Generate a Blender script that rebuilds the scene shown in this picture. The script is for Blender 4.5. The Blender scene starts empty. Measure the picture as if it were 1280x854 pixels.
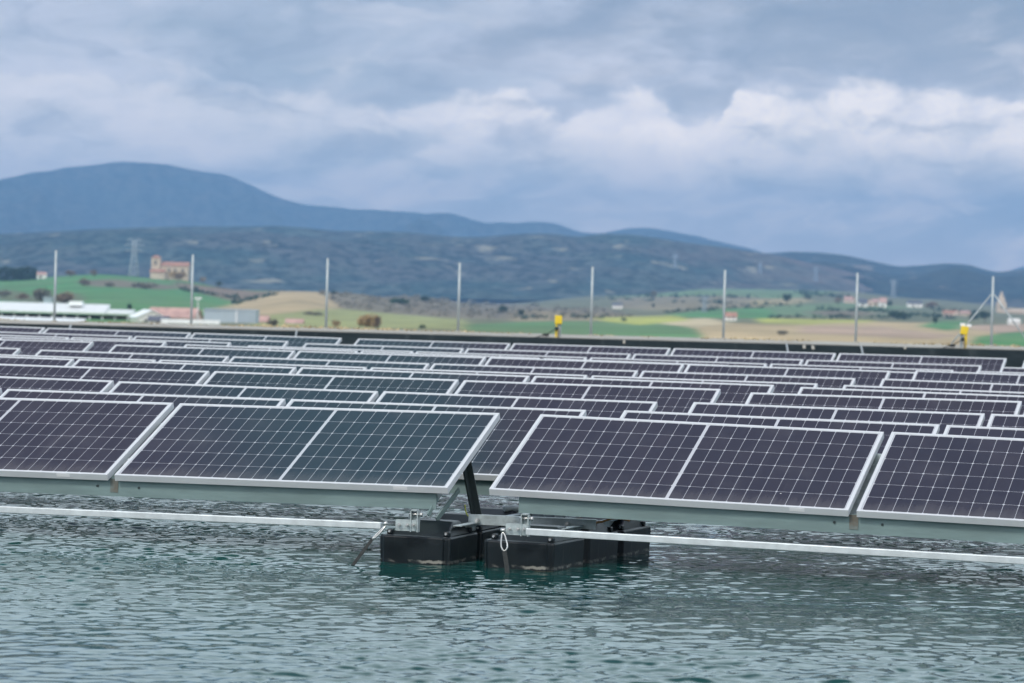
import bpy, math, random
import numpy as np
from mathutils import Matrix, Vector
random.seed(7); rng = np.random.default_rng(11)
S = bpy.context.scene; COL = S.collection
R = math.radians; PI = math.pi
# ------------------------------------------------------------------ camera model (110 mm lens, slight roll)
F = 3930.5; YH = 350.28; RHO = 0.02645; HC = 1.63
PSI = 0.301147; OX, OY = -0.0543, 19.0694
PITCH = 1.88303; GAP = 0.04667; RG = 0.24526; TILT = 0.39647
LEN, DEP = 2.094, 1.038
PT = math.atan((427-YH)/F)
CP, SP = math.cos(PSI), math.sin(PSI)

def ray(px, py):
    c, s = math.cos(RHO), math.sin(RHO); dx, dy = px-640, py-427
    xi = dx*c+dy*s; up = dx*s-dy*c
    return xi, F*math.cos(PT)+up*math.sin(PT), -F*math.sin(PT)+up*math.cos(PT)
def at(px, py, D):                      # the point at distance D that the photo shows at this pixel
    x, y, z = ray(px, py); return Vector((x*D/y, D, HC+z*D/y))
def G(a, b, z=0.0):                     # raft grid (along the rows, away from the viewer, up) -> world
    return Vector((OX+a*CP+b*SP, OY-a*SP+b*CP, z))

# ------------------------------------------------------------------ mesh helpers
def tag(o, label=None, cat=None, group=None, kind=None):
    if label: o['label'] = label
    if cat: o['category'] = cat
    if group: o['group'] = group
    if kind: o['kind'] = kind
    return o
def empty(name, loc, rz=0.0):
    o = bpy.data.objects.new(name, None); COL.objects.link(o); o.location = loc; o.rotation_euler = (0, 0, rz)
    o.empty_display_size = 0.2
    return o
def link(name, me, mat, parent=None):
    o = bpy.data.objects.new(name, me); COL.objects.link(o)
    if mat: me.materials.append(mat)
    if parent: o.parent = parent
    return o
def bevel(o, w, seg=2):
    m = o.modifiers.new('bevel', 'BEVEL'); m.width = w; m.segments = seg; m.limit_method = 'ANGLE'; m.angle_limit = R(35)
    return o
class MB:
    def __init__(s): s.v = []; s.f = []; s.sm = []
    def add(s, vs, fs, smooth=False):
        n = len(s.v); s.v += [tuple(p) for p in vs]; s.f += [tuple(i+n for i in f) for f in fs]; s.sm += [smooth]*len(fs)
        return s
    def box(s, c, d, rz=0.0, m=None):
        hx, hy, hz = d[0]/2, d[1]/2, d[2]/2
        pts = [Vector((x, y, z)) for z in (-hz, hz) for x, y in ((-hx, -hy), (hx, -hy), (hx, hy), (-hx, hy))]
        M = m if m is not None else Matrix.Rotation(rz, 3, 'Z')
        return s.add([M@p+Vector(c) for p in pts], [(3, 2, 1, 0), (4, 5, 6, 7), (0, 1, 5, 4), (1, 2, 6, 5), (2, 3, 7, 6), (3, 0, 4, 7)])
    def bar(s, p, q, w, h, up=(0, 0, 1)):       # rectangular bar from p to q
        p, q = Vector(p), Vector(q); d = (q-p); L = d.length; d.normalize()
        side = d.cross(Vector(up)); side.normalize(); u = side.cross(d)
        return s.box((p+q)/2, (L, w, h), m=Matrix((d, -side, u)).transposed())
    def tube(s, pts, r, n=8, closed=False, caps=True):
        pts = [Vector(p) for p in pts]; N = len(pts); rs = r if isinstance(r, (list, tuple)) else [r]*N
        vs = []; prev = None
        for i, p in enumerate(pts):
            a = pts[(i-1) % N] if closed or i > 0 else p; b = pts[(i+1) % N] if closed or i < N-1 else p
            t = (b-a).normalized(); ref = prev if prev is not None else (Vector((0, 0, 1)) if abs(t.z) < .9 else Vector((1, 0, 0)))
            x = (ref-t*ref.dot(t)).normalized(); prev = x; y = t.cross(x)
            vs += [p+(x*math.cos(2*PI*k/n)+y*math.sin(2*PI*k/n))*rs[i] for k in range(n)]
        fs = []
        for i in range(N if closed else N-1):
            j = (i+1) % N
            fs += [(i*n+k, i*n+(k+1) % n, j*n+(k+1) % n, j*n+k) for k in range(n)]
        s.add(vs, fs, True)
        if caps and not closed:
            m = len(s.v)-len(vs); s.f += [tuple(m+k for k in range(n))[::-1], tuple(m+(N-1)*n+k for k in range(n))]; s.sm += [False, False]
        return s
    def frustum(s, c, d0, d1, z0, z1, rz=0.0, shift=(0, 0)):
        M = Matrix.Rotation(rz, 3, 'Z'); vs = []
        for (dx, dy), z, sh in ((d0, z0, (0, 0)), (d1, z1, shift)):
            vs += [M@Vector((x*dx/2+sh[0], y*dy/2+sh[1], 0))+Vector((c[0], c[1], z)) for x, y in ((-1, -1), (1, -1), (1, 1), (-1, 1))]
        return s.add(vs, [(3, 2, 1, 0), (4, 5, 6, 7), (0, 1, 5, 4), (1, 2, 6, 5), (2, 3, 7, 6), (3, 0, 4, 7)])
    def prism(s, poly, z0, z1):
        n = len(poly)
        return s.add([(x, y, z0) for x, y in poly]+[(x, y, z1) for x, y in poly],
                     [tuple(range(n))[::-1], tuple(range(n, 2*n))]+[(i, (i+1) % n, n+(i+1) % n, n+i) for i in range(n)])
    def ball(s, c, r, nu=10, nv=6, sq=(1, 1, 1)):
        vs = [Vector((0, 0, -1))]+[Vector((math.cos(2*PI*i/nu)*math.sin(PI*j/nv), math.sin(2*PI*i/nu)*math.sin(PI*j/nv), -math.cos(PI*j/nv))) for j in range(1, nv) for i in range(nu)]+[Vector((0, 0, 1))]
        vs = [Vector((v.x*sq[0], v.y*sq[1], v.z*sq[2]))*r+Vector(c) for v in vs]
        fs = [(0, 1+(i+1) % nu, 1+i) for i in range(nu)]
        for j in range(nv-2): fs += [(1+j*nu+i, 1+j*nu+(i+1) % nu, 1+(j+1)*nu+(i+1) % nu, 1+(j+1)*nu+i) for i in range(nu)]
        L = len(vs)-1; fs += [(1+(nv-2)*nu+i, 1+(nv-2)*nu+(i+1) % nu, L) for i in range(nu)]
        return s.add(vs, fs, True)
    def mesh(s, name):
        me = bpy.data.meshes.new(name); me.from_pydata(s.v, [], s.f); me.polygons.foreach_set('use_smooth', s.sm); me.update(); return me
    def build(s, name, mat, parent=None): return link(name, s.mesh(name), mat, parent)
def grid_mesh(name, V, nr, nc, smooth=True):        # V (nr,nc,3)
    me = bpy.data.meshes.new(name); n = nr*nc
    idx = np.arange(n).reshape(nr, nc)
    q = np.stack([idx[:-1, :-1], idx[:-1, 1:], idx[1:, 1:], idx[1:, :-1]], -1).reshape(-1, 4)
    return arr_mesh(name, V.reshape(-1, 3), q, smooth)
def arr_mesh(name, V, q, smooth=True):
    me = bpy.data.meshes.new(name)
    me.vertices.add(len(V)); me.vertices.foreach_set('co', np.ascontiguousarray(V, np.float32).ravel())
    me.loops.add(q.size); me.loops.foreach_set('vertex_index', q.ravel().astype(np.int32))
    me.polygons.add(len(q)); me.polygons.foreach_set('loop_start', np.arange(0, q.size, q.shape[1], dtype=np.int32))
    me.polygons.foreach_set('use_smooth', np.full(len(q), smooth)); me.update(calc_edges=True); me.validate(); return me

# ------------------------------------------------------------------ node helpers
class X:                                   # a socket with arithmetic
    def __init__(s, nt, sock): s.nt = nt; s.k = sock
    def m(s, op, *o):
        n = s.nt.nodes.new('ShaderNodeMath'); n.operation = op
        for i, v in enumerate((s,)+o):
            if isinstance(v, X): s.nt.links.new(v.k, n.inputs[i])
            else: n.inputs[i].default_value = v
        return X(s.nt, n.outputs[0])
    def __add__(s, o): return s.m('ADD', o)
    def __sub__(s, o): return s.m('SUBTRACT', o)
    def __mul__(s, o): return s.m('MULTIPLY', o)
    def __truediv__(s, o): return s.m('DIVIDE', o)
    def abs(s): return s.m('ABSOLUTE')
    def lt(s, o): return s.m('LESS_THAN', o)
    def gt(s, o): return s.m('GREATER_THAN', o)
    def max(s, o): return s.m('MAXIMUM', o)
    def min(s, o): return s.m('MINIMUM', o)
    def step(s, a, b, c=0.0, d=1.0):
        n = s.nt.nodes.new('ShaderNodeMapRange'); n.interpolation_type = 'SMOOTHSTEP'
        s.nt.links.new(s.k, n.inputs[0])
        for i, v in enumerate((a, b, c, d)): n.inputs[i+1].default_value = v
        return X(s.nt, n.outputs[0])
def const(nt, v):
    n = nt.nodes.new('ShaderNodeValue'); n.outputs[0].default_value = v; return X(nt, n.outputs[0])
def mixc(nt, fac, a, b, mode='MIX'):
    n = nt.nodes.new('ShaderNodeMix'); n.data_type = 'RGBA'; n.blend_type = mode
    for sock, v in ((n.inputs[0], fac), (n.inputs[6], a), (n.inputs[7], b)):
        if isinstance(v, X): nt.links.new(v.k, sock)
        elif isinstance(v, (int, float)): sock.default_value = v
        else: sock.default_value = tuple(v)+(1,) if len(v) == 3 else v
    return X(nt, n.outputs[2])
def noise(nt, vec, scale, detail=3.0, rough=.55, dim='3D', dist=0.0):
    n = nt.nodes.new('ShaderNodeTexNoise'); n.noise_dimensions = dim
    n.inputs['Scale'].default_value = scale; n.inputs['Detail'].default_value = detail; n.inputs['Roughness'].default_value = rough; n.inputs['Distortion'].default_value = dist
    if vec is not None: nt.links.new(vec.k, n.inputs['Vector'])
    return X(nt, n.outputs['Fac'])
def comb(nt, x, y, z):
    n = nt.nodes.new('ShaderNodeCombineXYZ')
    for i, v in enumerate((x, y, z)):
        if isinstance(v, X): nt.links.new(v.k, n.inputs[i])
        else: n.inputs[i].default_value = v
    return X(nt, n.outputs[0])
def sep(nt, v):
    n = nt.nodes.new('ShaderNodeSeparateXYZ'); nt.links.new(v.k, n.inputs[0]); return [X(nt, o) for o in n.outputs]
def coord(nt, which='Object'):
    n = nt.nodes.new('ShaderNodeTexCoord'); return X(nt, n.outputs[which])
def scalev(nt, v, s):
    n = nt.nodes.new('ShaderNodeVectorMath'); n.operation = 'MULTIPLY'; nt.links.new(v.k, n.inputs[0]); n.inputs[1].default_value = s; return X(nt, n.outputs[0])
def newmat(name):
    m = bpy.data.materials.new(name); m.use_nodes = True; nt = m.node_tree
    return m, nt, nt.nodes['Principled BSDF']
def mat(name, col, rough=.6, metal=0.0, var=.15, scale=6.0, bump=0.0, col2=None, spec=.5, stretch=(1, 1, 1), bscale=None):
    m, nt, b = newmat(name); v = scalev(nt, coord(nt), stretch)
    n = noise(nt, v, scale, 5, .6)
    c2 = col2 or tuple(c*(1-var) for c in col); c1 = col if col2 else tuple(min(1, c*(1+var)) for c in col)
    nt.links.new(mixc(nt, n.step(.32, .68), c1, c2).k, b.inputs['Base Color'])
    nt.links.new((n*.2+(rough-.1)).k, b.inputs['Roughness']); b.inputs['Metallic'].default_value = metal
    b.inputs['Specular IOR Level'].default_value = spec
    if bump:
        bp = nt.nodes.new('ShaderNodeBump'); bp.inputs['Strength'].default_value = bump; bp.inputs['Distance'].default_value = .02
        nt.links.new(noise(nt, v, bscale or scale*4, 4).k, bp.inputs['Height']); nt.links.new(bp.outputs[0], b.inputs['Normal'])
    return m

# ------------------------------------------------------------------ materials
M = {}
M['frame'] = mat('anodised_frame', (.66, .685, .70), .42, .15, .04, 3)
M['galv'] = mat('galvanised_steel', (.44, .50, .50), .5, .5, .2, 9, .15)
M['beam'] = mat('galvanised_beam', (.20, .28, .275), .5, .3, .14, 4, .05, stretch=(.5, 3, 3))
M['stained'] = mat('stained_galvanised', (.17, .20, .185), .6, .2, .25, 12, .05, col2=(.14, .115, .085))
M['rail'] = mat('galvanised_rail', (.60, .65, .66), .45, .3, .1, 12, .05)
M['dark_steel'] = mat('dark_strut', (.03, .045, .045), .5, .2, .2, 8)
M['bolt'] = mat('bolt_steel', (.62, .62, .6), .3, .8, .1, 20)
M['rope'] = mat('black_webbing', (.03, .034, .034), .85, 0, .2, 60, .2)
M['orange_cable'] = mat('orange_cable', (.5, .22, .06), .6, 0, .1, 8)
M['green_wire'] = mat('yellow_green_wire', (.45, .5, .08), .6, 0, .1, 8)
M['white'] = mat('white_paint', (.8, .8, .8), .55, 0, .05, 4)
M['yellow'] = mat('yellow_plastic', (.78, .56, .03), .45, 0, .08, 4)
M['grey'] = mat('grey_box', (.34, .38, .40), .6, 0, .1, 4)
M['hose'] = mat('brown_hose', (.19, .15, .08), .7, 0, .2, 4)
M['post'] = mat('galvanised_post', (.40, .45, .47), .5, .25, .12, 5)
M['stone'] = mat('pale_stone', (.64, .53, .41), .9, 0, .2, .35, col2=(.50, .40, .30))
M['terracotta'] = mat('terracotta_roof', (.40, .22, .16), .85, 0, .22, .5)
M['terracotta_pale'] = mat('faded_terracotta_roof', (.48, .31, .27), .85, 0, .2, .5)
M['stone_roof'] = mat('pale_stone_tiles', (.52, .42, .32), .9, 0, .15, .5)
M['grey_roof'] = mat('dark_slate_roof', (.11, .12, .15), .8, 0, .15, .5)
M['plaster'] = mat('white_plaster', (.86, .83, .77), .9, 0, .08, .6)
M['plaster_pink'] = mat('pinkish_plaster', (.72, .56, .46), .9, 0, .12, .6)
M['window'] = mat('dark_window', (.03, .035, .045), .2, 0, .1, 1)
M['shed_roof'] = mat('white_shed_sheet', (.86, .88, .87), .5, 0, .05, .8)
M['shed_dark'] = mat('shed_interior', (.10, .11, .085), .9, 0, .3, 1.2, col2=(.22, .18, .13))
M['clad'] = mat('grey_cladding', (.40, .47, .52), .55, .1, .05, .4)
M['clad_dark'] = mat('grey_cladding_side', (.35, .41, .46), .55, .1, .05, .4)
M['pylon'] = mat('pylon_steel', (.36, .42, .48), .7, .1, .1, .2)
M['trunk'] = mat('bark', (.09, .065, .045), .9, 0, .25, 2)
M['conc'] = mat('concrete', (.42, .41, .37), .9, 0, .15, 1.2, .2, col2=(.30, .28, .24))
def leafmat(name, c):
    m, nt, b = newmat(name); n = noise(nt, coord(nt), .9, 4, .6)
    nt.links.new(mixc(nt, n.step(.3, .7), tuple(x*.65 for x in c), tuple(x*1.35 for x in c)).k, b.inputs['Base Color'])
    b.inputs['Roughness'].default_value = .9; b.inputs['Specular IOR Level'].default_value = .15; return m
M['leaf_dark'] = leafmat('dark_foliage', (.045, .08, .058)); M['leaf_green'] = leafmat('green_foliage', (.055, .10, .06))
M['leaf_brown'] = leafmat('bare_brown_twigs', (.23, .175, .13)); M['leaf_rust'] = leafmat('rusty_foliage', (.36, .26, .14))
M['leaf_grey'] = leafmat('greyish_scrub', (.20, .19, .15))
M['dry_grass'] = leafmat('dry_bank_grass', (.42, .34, .21))

def float_material():
    m, nt, b = newmat('black_polyethylene'); v = coord(nt); x, y, z = sep(nt, v)
    n = noise(nt, v, 7, 4); base = mixc(nt, n.step(.3, .7), (.005, .009, .011), (.010, .015, .018))
    edge = noise(nt, scalev(nt, v, (1, 1, .3)), 22, 4, .7)
    d = z+edge*-.035                              # mineral crust left along the old waterline, algae below it
    crust = d.step(-.012, -.006)*d.step(.010, .002, 0, 1)
    pale = crust*noise(nt, v, 9, 3).step(.42, .62)
    c = mixc(nt, pale*.6, base, (.42, .41, .36)); c = mixc(nt, z.step(.004, -.008), c, (.09, .075, .045))
    drip = noise(nt, scalev(nt, v, (40, 40, 1.2)), 1, 2, .5).step(.66, .78)*noise(nt, v, 5, 2).step(.45, .7)
    c = mixc(nt, drip*.25, c, (.3, .3, .28))
    nt.links.new(c.k, b.inputs['Base Color']); nt.links.new((n*.18+.30).k, b.inputs['Roughness']); b.inputs['Specular IOR Level'].default_value = .32
    bp = nt.nodes.new('ShaderNodeBump'); bp.inputs['Strength'].default_value = .12; bp.inputs['Distance'].default_value = .01
    nt.links.new(noise(nt, v, 14, 3).k, bp.inputs['Height']); nt.links.new(bp.outputs[0], b.inputs['Normal']); return m
M['float'] = float_material()

def glass_material():
    m, nt, b = newmat('solar_cells'); v = coord(nt); x, y, z = sep(nt, v)
    ax = x.abs(); HX = LEN/2-.027; cw = (HX-.009)/12; ch = (DEP-.050)/6
    tx = (ax-.009)/cw; ty = (y-.025)/ch
    fx = tx.m('FRACT'); fy = ty.m('FRACT')
    dx = fx.min(const(nt, 1.0)-fx)*cw; dy = fy.min(const(nt, 1.0)-fy)*ch
    line = dx.lt(.0011).max(dy.lt(.0011)).max((dx+dy).lt(.0085))
    out = tx.lt(0.0).max(ax.gt(HX)).max(ty.lt(0.0)).max(ty.gt(6.0))
    oi = nt.nodes.new('ShaderNodeObjectInfo'); rnd = X(nt, oi.outputs['Random'])
    # every cell of a module is cut from its own wafer: a little darker or lighter
    cell = comb(nt, x.m('SIGN')*(tx.m('FLOOR')+1.0), ty.m('FLOOR'), rnd*50.0)
    wn = nt.nodes.new('ShaderNodeTexWhiteNoise'); nt.links.new(cell.k, wn.inputs['Vector']); w = X(nt, wn.outputs['Value'])
    base = mixc(nt, rnd, (.020, .020, .029), (.018, .021, .034))
    base = mixc(nt, w*.45, base, (.034, .032, .044))
    dust = noise(nt, v, 3.2, 5, .65)
    base = mixc(nt, dust.step(.45, .85)*.07, base, (.35, .34, .33))
    low = (y+(noise(nt, scalev(nt, v, (9, 1.2, 1)), 2.0, 4, .6)-.5)*.22).step(.17, .02)
    base = mixc(nt, low*.11, base, (.38, .37, .35))
    run = noise(nt, comb(nt, x*16.0, y*.9, rnd*90.0), 1.0, 3, .6).step(.60, .82)
    base = mixc(nt, run*.06, base, (.40, .40, .40))
    c = mixc(nt, line.max(out), base, (.50, .52, .55))
    vr = nt.nodes.new('ShaderNodeTexVoronoi'); vr.inputs['Scale'].default_value = 2.3; nt.links.new(comb(nt, x, y, rnd*37.0).k, vr.inputs['Vector'])
    sp = X(nt, vr.outputs['Distance'])+noise(nt, v, 60, 2)*.02
    c = mixc(nt, sp.lt(.022)*.9, c, (.75, .75, .72))
    nt.links.new(c.k, b.inputs['Base Color']); nt.links.new((dust*.10+.03).k, b.inputs['Roughness'])
    b.inputs['IOR'].default_value = 1.5; return m
M['glass'] = glass_material()

def water_material():
    m, nt, b = newmat('reservoir_water'); v = coord(nt)
    n = noise(nt, v, .35, 3)
    nt.links.new(mixc(nt, n, (.002, .041, .037), (.003, .056, .050)).k, b.inputs['Base Color'])
    b.inputs['Roughness'].default_value = .03; b.inputs['IOR'].default_value = 1.333; b.inputs['Specular IOR Level'].default_value = .30
    bp = nt.nodes.new('ShaderNodeBump'); bp.inputs['Strength'].default_value = .07; bp.inputs['Distance'].default_value = .006
    h = noise(nt, scalev(nt, v, (1, 1.25, 1)), 9, 4, .6, dist=.3)
    nt.links.new(h.k, bp.inputs['Height']); nt.links.new(bp.outputs[0], b.inputs['Normal']); return m
M['water'] = water_material()

def liner_material():
    m, nt, b = newmat('black_geomembrane'); v = coord(nt); x, y, z = sep(nt, v)
    n = noise(nt, v, .9, 5, .6)
    st = noise(nt, scalev(nt, v, (3, .2, .2)), 1.5, 3, .6).step(.58, .8)
    c = mixc(nt, n.step(.3, .7), (.007, .013, .015), (.016, .025, .028)); c = mixc(nt, st*.22, c, (.14, .16, .16))
    nt.links.new(c.k, b.inputs['Base Color']); b.inputs['Roughness'].default_value = .75; b.inputs['Specular IOR Level'].default_value = .12
    bp = nt.nodes.new('ShaderNodeBump'); bp.inputs['Strength'].default_value = .6; bp.inputs['Distance'].default_value = .08
    nt.links.new(noise(nt, v, 2.2, 3).k, bp.inputs['Height']); nt.links.new(bp.outputs[0], b.inputs['Normal']); return m
M['liner'] = liner_material()

# ------------------------------------------------------------------ smooth value noise for terrain relief
def vnoise(x, y, seed):
    r = np.random.default_rng(seed).random((256, 256)); xi = np.floor(x).astype(int); yi = np.floor(y).astype(int)
    fx = x-xi; fy = y-yi; fx = fx*fx*(3-2*fx); fy = fy*fy*(3-2*fy); g = lambda a, b: r[a % 256, b % 256]
    return (g(xi, yi)*(1-fx)+g(xi+1, yi)*fx)*(1-fy)+(g(xi, yi+1)*(1-fx)+g(xi+1, yi+1)*fx)*fy-.5
def fbm(x, y, seed, o=5, p=.5):
    t = 0; a = 1
    for k in range(o): t = t+a*vnoise(x*2**k, y*2**k, seed+k); a *= p
    return t

# ------------------------------------------------------------------ valley floor and hills
DK = [63, 75, 150, 300, 600, 900, 1300, 1700, 1950, 2600, 3500, 4300]
TAB = {  # photo column -> height of the line of sight (level pixels) that just reaches the ground at each distance
 -900: [426, 560, 500, 455, 413, 403, 392, 376, 366, 370, 368, 372],
 0:   [426, 560, 500, 455, 413, 403, 392, 376, 366.5, 372, 372, 376],
 130: [426, 560, 500, 455, 413, 400, 386, 368, 357, 366, 372, 376],
 215: [426, 560, 500, 455, 413, 402, 388, 371, 360, 368, 374, 378],
 300: [426, 560, 500, 455, 413, 404, 393, 379, 371, 376, 380, 384],
 370: [426, 560, 500, 455, 413, 402, 384, 372, 371, 378, 382, 386],
 430: [426, 560, 500, 455, 413, 404, 392, 380, 372, 377, 382, 386],
 520: [426, 560, 500, 455, 413, 405, 396, 387, 380, 374, 380, 384],
 620: [426, 560, 500, 455, 413, 405, 399, 394, 390, 384, 380, 384],
 760: [426, 560, 500, 455, 413, 403, 396, 390, 385, 376, 367, 366],
 900: [426, 560, 500, 455, 413, 402, 392, 383, 378, 367, 357, 354],
 1050: [426, 560, 500, 455, 413, 402, 391, 381, 376, 366, 355, 353],
 1150: [426, 560, 500, 455, 413, 403, 393, 383, 378, 369, 361, 360],
 1300: [426, 560, 500, 455, 413, 404, 395, 387, 382, 374, 369, 370],
 2200: [426, 560, 500, 455, 413, 404, 395, 387, 382, 374, 369, 370]}
TX = np.array(sorted(TAB), float)-640; TT = np.array([TAB[k] for k in sorted(TAB)], float); LD = np.log(np.array(DK, float))
def ground_z(s, D):                     # s: level pixel column, D: distance (arrays)
    s = np.asarray(s, float); D = np.asarray(D, float)
    i = np.clip(np.searchsorted(TX, s)-1, 0, len(TX)-2); t = np.clip((s-TX[i])/(TX[i+1]-TX[i]), 0, 1); t = t*t*(3-2*t)
    l = np.log(np.clip(D, DK[0], DK[-1])); j = np.clip(np.searchsorted(LD, l)-1, 0, len(LD)-2); u = (l-LD[j])/(LD[j+1]-LD[j])
    zz = lambda ii, jj: HC-(TT[ii, jj]-YH)*np.array(DK, float)[jj]/F
    a = zz(i, j)*(1-t)+zz(i+1, j)*t; b = zz(i, j+1)*(1-t)+zz(i+1, j+1)*t
    Xw = s*D/F
    rough = fbm(Xw/160+31, D/260, 3, 4)*np.clip((D-300)/1500, 0, 1)*1.1
    return a*(1-u)+b*u+rough
def onground(px, py, lo=420, hi=4200):  # where the sight line through a pixel first meets the ground
    x, y, z = ray(px, py); Ds = np.exp(np.linspace(math.log(lo), math.log(hi), 900))
    s = F*x/y; zz = HC+z*Ds/y; g = ground_z(np.full_like(Ds, s), Ds); k = np.nonzero(zz <= g)[0]
    D = Ds[k[0]] if len(k) else hi
    return Vector((x*D/y, D, float(ground_z(s, D))))
def topix(s, yl):                        # level pixel -> photo pixel
    c, n = math.cos(RHO), math.sin(RHO); yi = yl-427
    return 640+s*c-yi*n, 427+s*n+yi*c
def inpoly(px, py, poly):
    r = np.zeros(px.shape, bool); n = len(poly)
    for i in range(n):
        x0, y0 = poly[i]; x1, y1 = poly[(i+1) % n]
        if y0 == y1: continue
        r ^= ((y0 > py) != (y1 > py)) & (px < (x1-x0)*(py-y0)/(y1-y0)+x0)
    return r
GREEN = (.068, .215, .075); GREEN2 = (.10, .24, .10); TAN = (.44, .34, .20); PINK = (.40, .29, .22); YEL = (.38, .40, .10); PALE = (.50, .42, .27)
OLIVE = (.26, .28, .12); SCRUB = (.17, .145, .11); BROWN = (.20, .15, .115)
FIELDS = [
 ([(-200, 330), (330, 330), (335, 372), (300, 392), (180, 402), (-200, 402)], GREEN),
 ([(92, 351), (140, 349), (200, 355), (240, 361), (200, 362), (110, 357)], SCRUB),
 ([(215, 352), (300, 362), (345, 366), (345, 372), (300, 378), (262, 370), (226, 360)], BROWN),
 ([(-20, 362), (20, 363), (40, 370), (95, 366), (110, 376), (60, 380), (-20, 374)], (.12, .15, .085)),
 ([(250, 390), (300, 378), (342, 365), (408, 362), (416, 372), (424, 384), (400, 392), (330, 394)], TAN),
 ([(318, 396), (380, 388), (440, 385), (490, 391), (580, 398), (590, 412), (318, 408)], OLIVE),
 ([(404, 362), (500, 366), (600, 376), (700, 386), (760, 384), (780, 394), (640, 400), (560, 398), (480, 391), (424, 386)], SCRUB),
 ([(640, 388), (760, 392), (800, 396), (770, 402), (640, 402)], (.27, .22, .14)),
 ([(585, 406), (690, 401), (790, 403), (900, 409), (965, 416), (965, 424), (580, 416)], (.09, .20, .085)),
 ([(812, 403), (880, 397), (905, 402), (930, 408), (880, 412), (850, 408)], PALE),
 ([(740, 397), (850, 395), (862, 401), (800, 406), (760, 403)], YEL),
 ([(830, 393), (900, 386), (960, 385), (1000, 391), (960, 398), (860, 397)], GREEN),
 ([(740, 360), (900, 357), (1010, 357), (1050, 366), (980, 374), (900, 369), (770, 372)], (.13, .22, .10)),
 ([(770, 372), (900, 369), (980, 374), (960, 384), (820, 388), (770, 385)], (.22, .19, .13)),
 ([(940, 375), (1000, 372), (1020, 376), (980, 382), (940, 384)], (.34, .29, .16)),
 ([(945, 398), (1040, 399), (1096, 401), (1096, 406), (1030, 406), (950, 404)], YEL),
 ([(905, 404), (1000, 406), (1100, 402), (1165, 404), (1230, 414), (1290, 424), (1290, 436), (880, 424), (870, 410)], TAN),
 ([(1000, 408), (1100, 408), (1200, 420), (1160, 424), (1000, 416)], PINK),
 ([(1148, 408), (1180, 400), (1205, 400), (1215, 411), (1180, 413)], GREEN),
 ([(1222, 421), (1260, 416), (1300, 415), (1300, 436), (1212, 430)], GREEN),
 ([(1195, 408), (1300, 404), (1300, 414), (1240, 416)], PINK),
 ([(958, 382), (1060, 378), (1140, 384), (1150, 391), (1060, 397), (970, 394)], (.12, .20, .105)),
 ([(1000, 390), (1060, 388), (1110, 392), (1050, 398)], SCRUB),
 ([(1100, 388), (1150, 384), (1195, 392), (1195, 402), (1120, 400)], (.10, .13, .085)),
]
def build_ground():
    s = np.concatenate([np.linspace(-2600, -790, 46), np.arange(-780, 781, 2.6), np.linspace(790, 2600, 46)])
    D = np.concatenate([[63, 68, 75, 95, 130, 200, 300, 420], np.exp(np.linspace(math.log(520), math.log(4300), 270))])
    SS, DD = np.meshgrid(s, D); Z = ground_z(SS, DD)
    V = np.stack([SS*DD/F, DD, Z], -1)
    yl = YH-(Z-HC)*F/DD; px, py = topix(SS, yl)
    nx = fbm(SS*DD/F/60, DD/90, 21, 4); px = px+nx*5; py = py+fbm(SS*DD/F/45, DD/70, 27, 3)*1.2
    colr = np.zeros(SS.shape+(4,), np.float32); colr[..., :3] = (.17, .185, .115); colr[..., 3] = 1
    for poly, c in FIELDS:
        colr[inpoly(px, py, poly), :3] = [v*1.25 for v in c]
    strip = 1+.16*np.sin(py*2.1+nx*3)           # tractor lines
    colr[..., :3] *= (strip*(1+.35*fbm(SS*DD/F/30, DD/55, 40, 4)))[..., None]
    for _ in range(2):
        P_ = np.pad(colr, ((1, 1), (2, 2), (0, 0)), mode='edge'); n0, n1 = SS.shape
        colr = sum(P_[a:a+n0, b:b+n1] for a in range(3) for b in range(5))/15
    colr = np.ascontiguousarray(colr, np.float32)
    me = grid_mesh('valley_floor', V, *SS.shape)
    at_ = me.color_attributes.new('land_cover', 'FLOAT_COLOR', 'POINT'); at_.data.foreach_set('color', colr.reshape(-1))
    m, nt, b = newmat('farmland'); an = nt.nodes.new('ShaderNodeAttribute'); an.attribute_name = 'land_cover'
    v = coord(nt); n = noise(nt, v, .03, 6, .65)
    c = mixc(nt, n.step(.3, .7)*.45, X(nt, an.outputs['Color']), (.15, .15, .10)); c = mixc(nt, noise(nt, scalev(nt, v, (1, .25, 1)), .012, 5, .6).step(.45, .72)*.3, c, (.26, .24, .15))
    nt.links.new(c.k, b.inputs['Base Color']); b.inputs['Roughness'].default_value = .95; b.inputs['Specular IOR Level'].default_value = .1
    o = link('valley_floor', me, m); tag(o, 'green, tan and brown farm fields of the valley beyond the reservoir', 'farmland', kind='structure')
build_ground()

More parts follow.
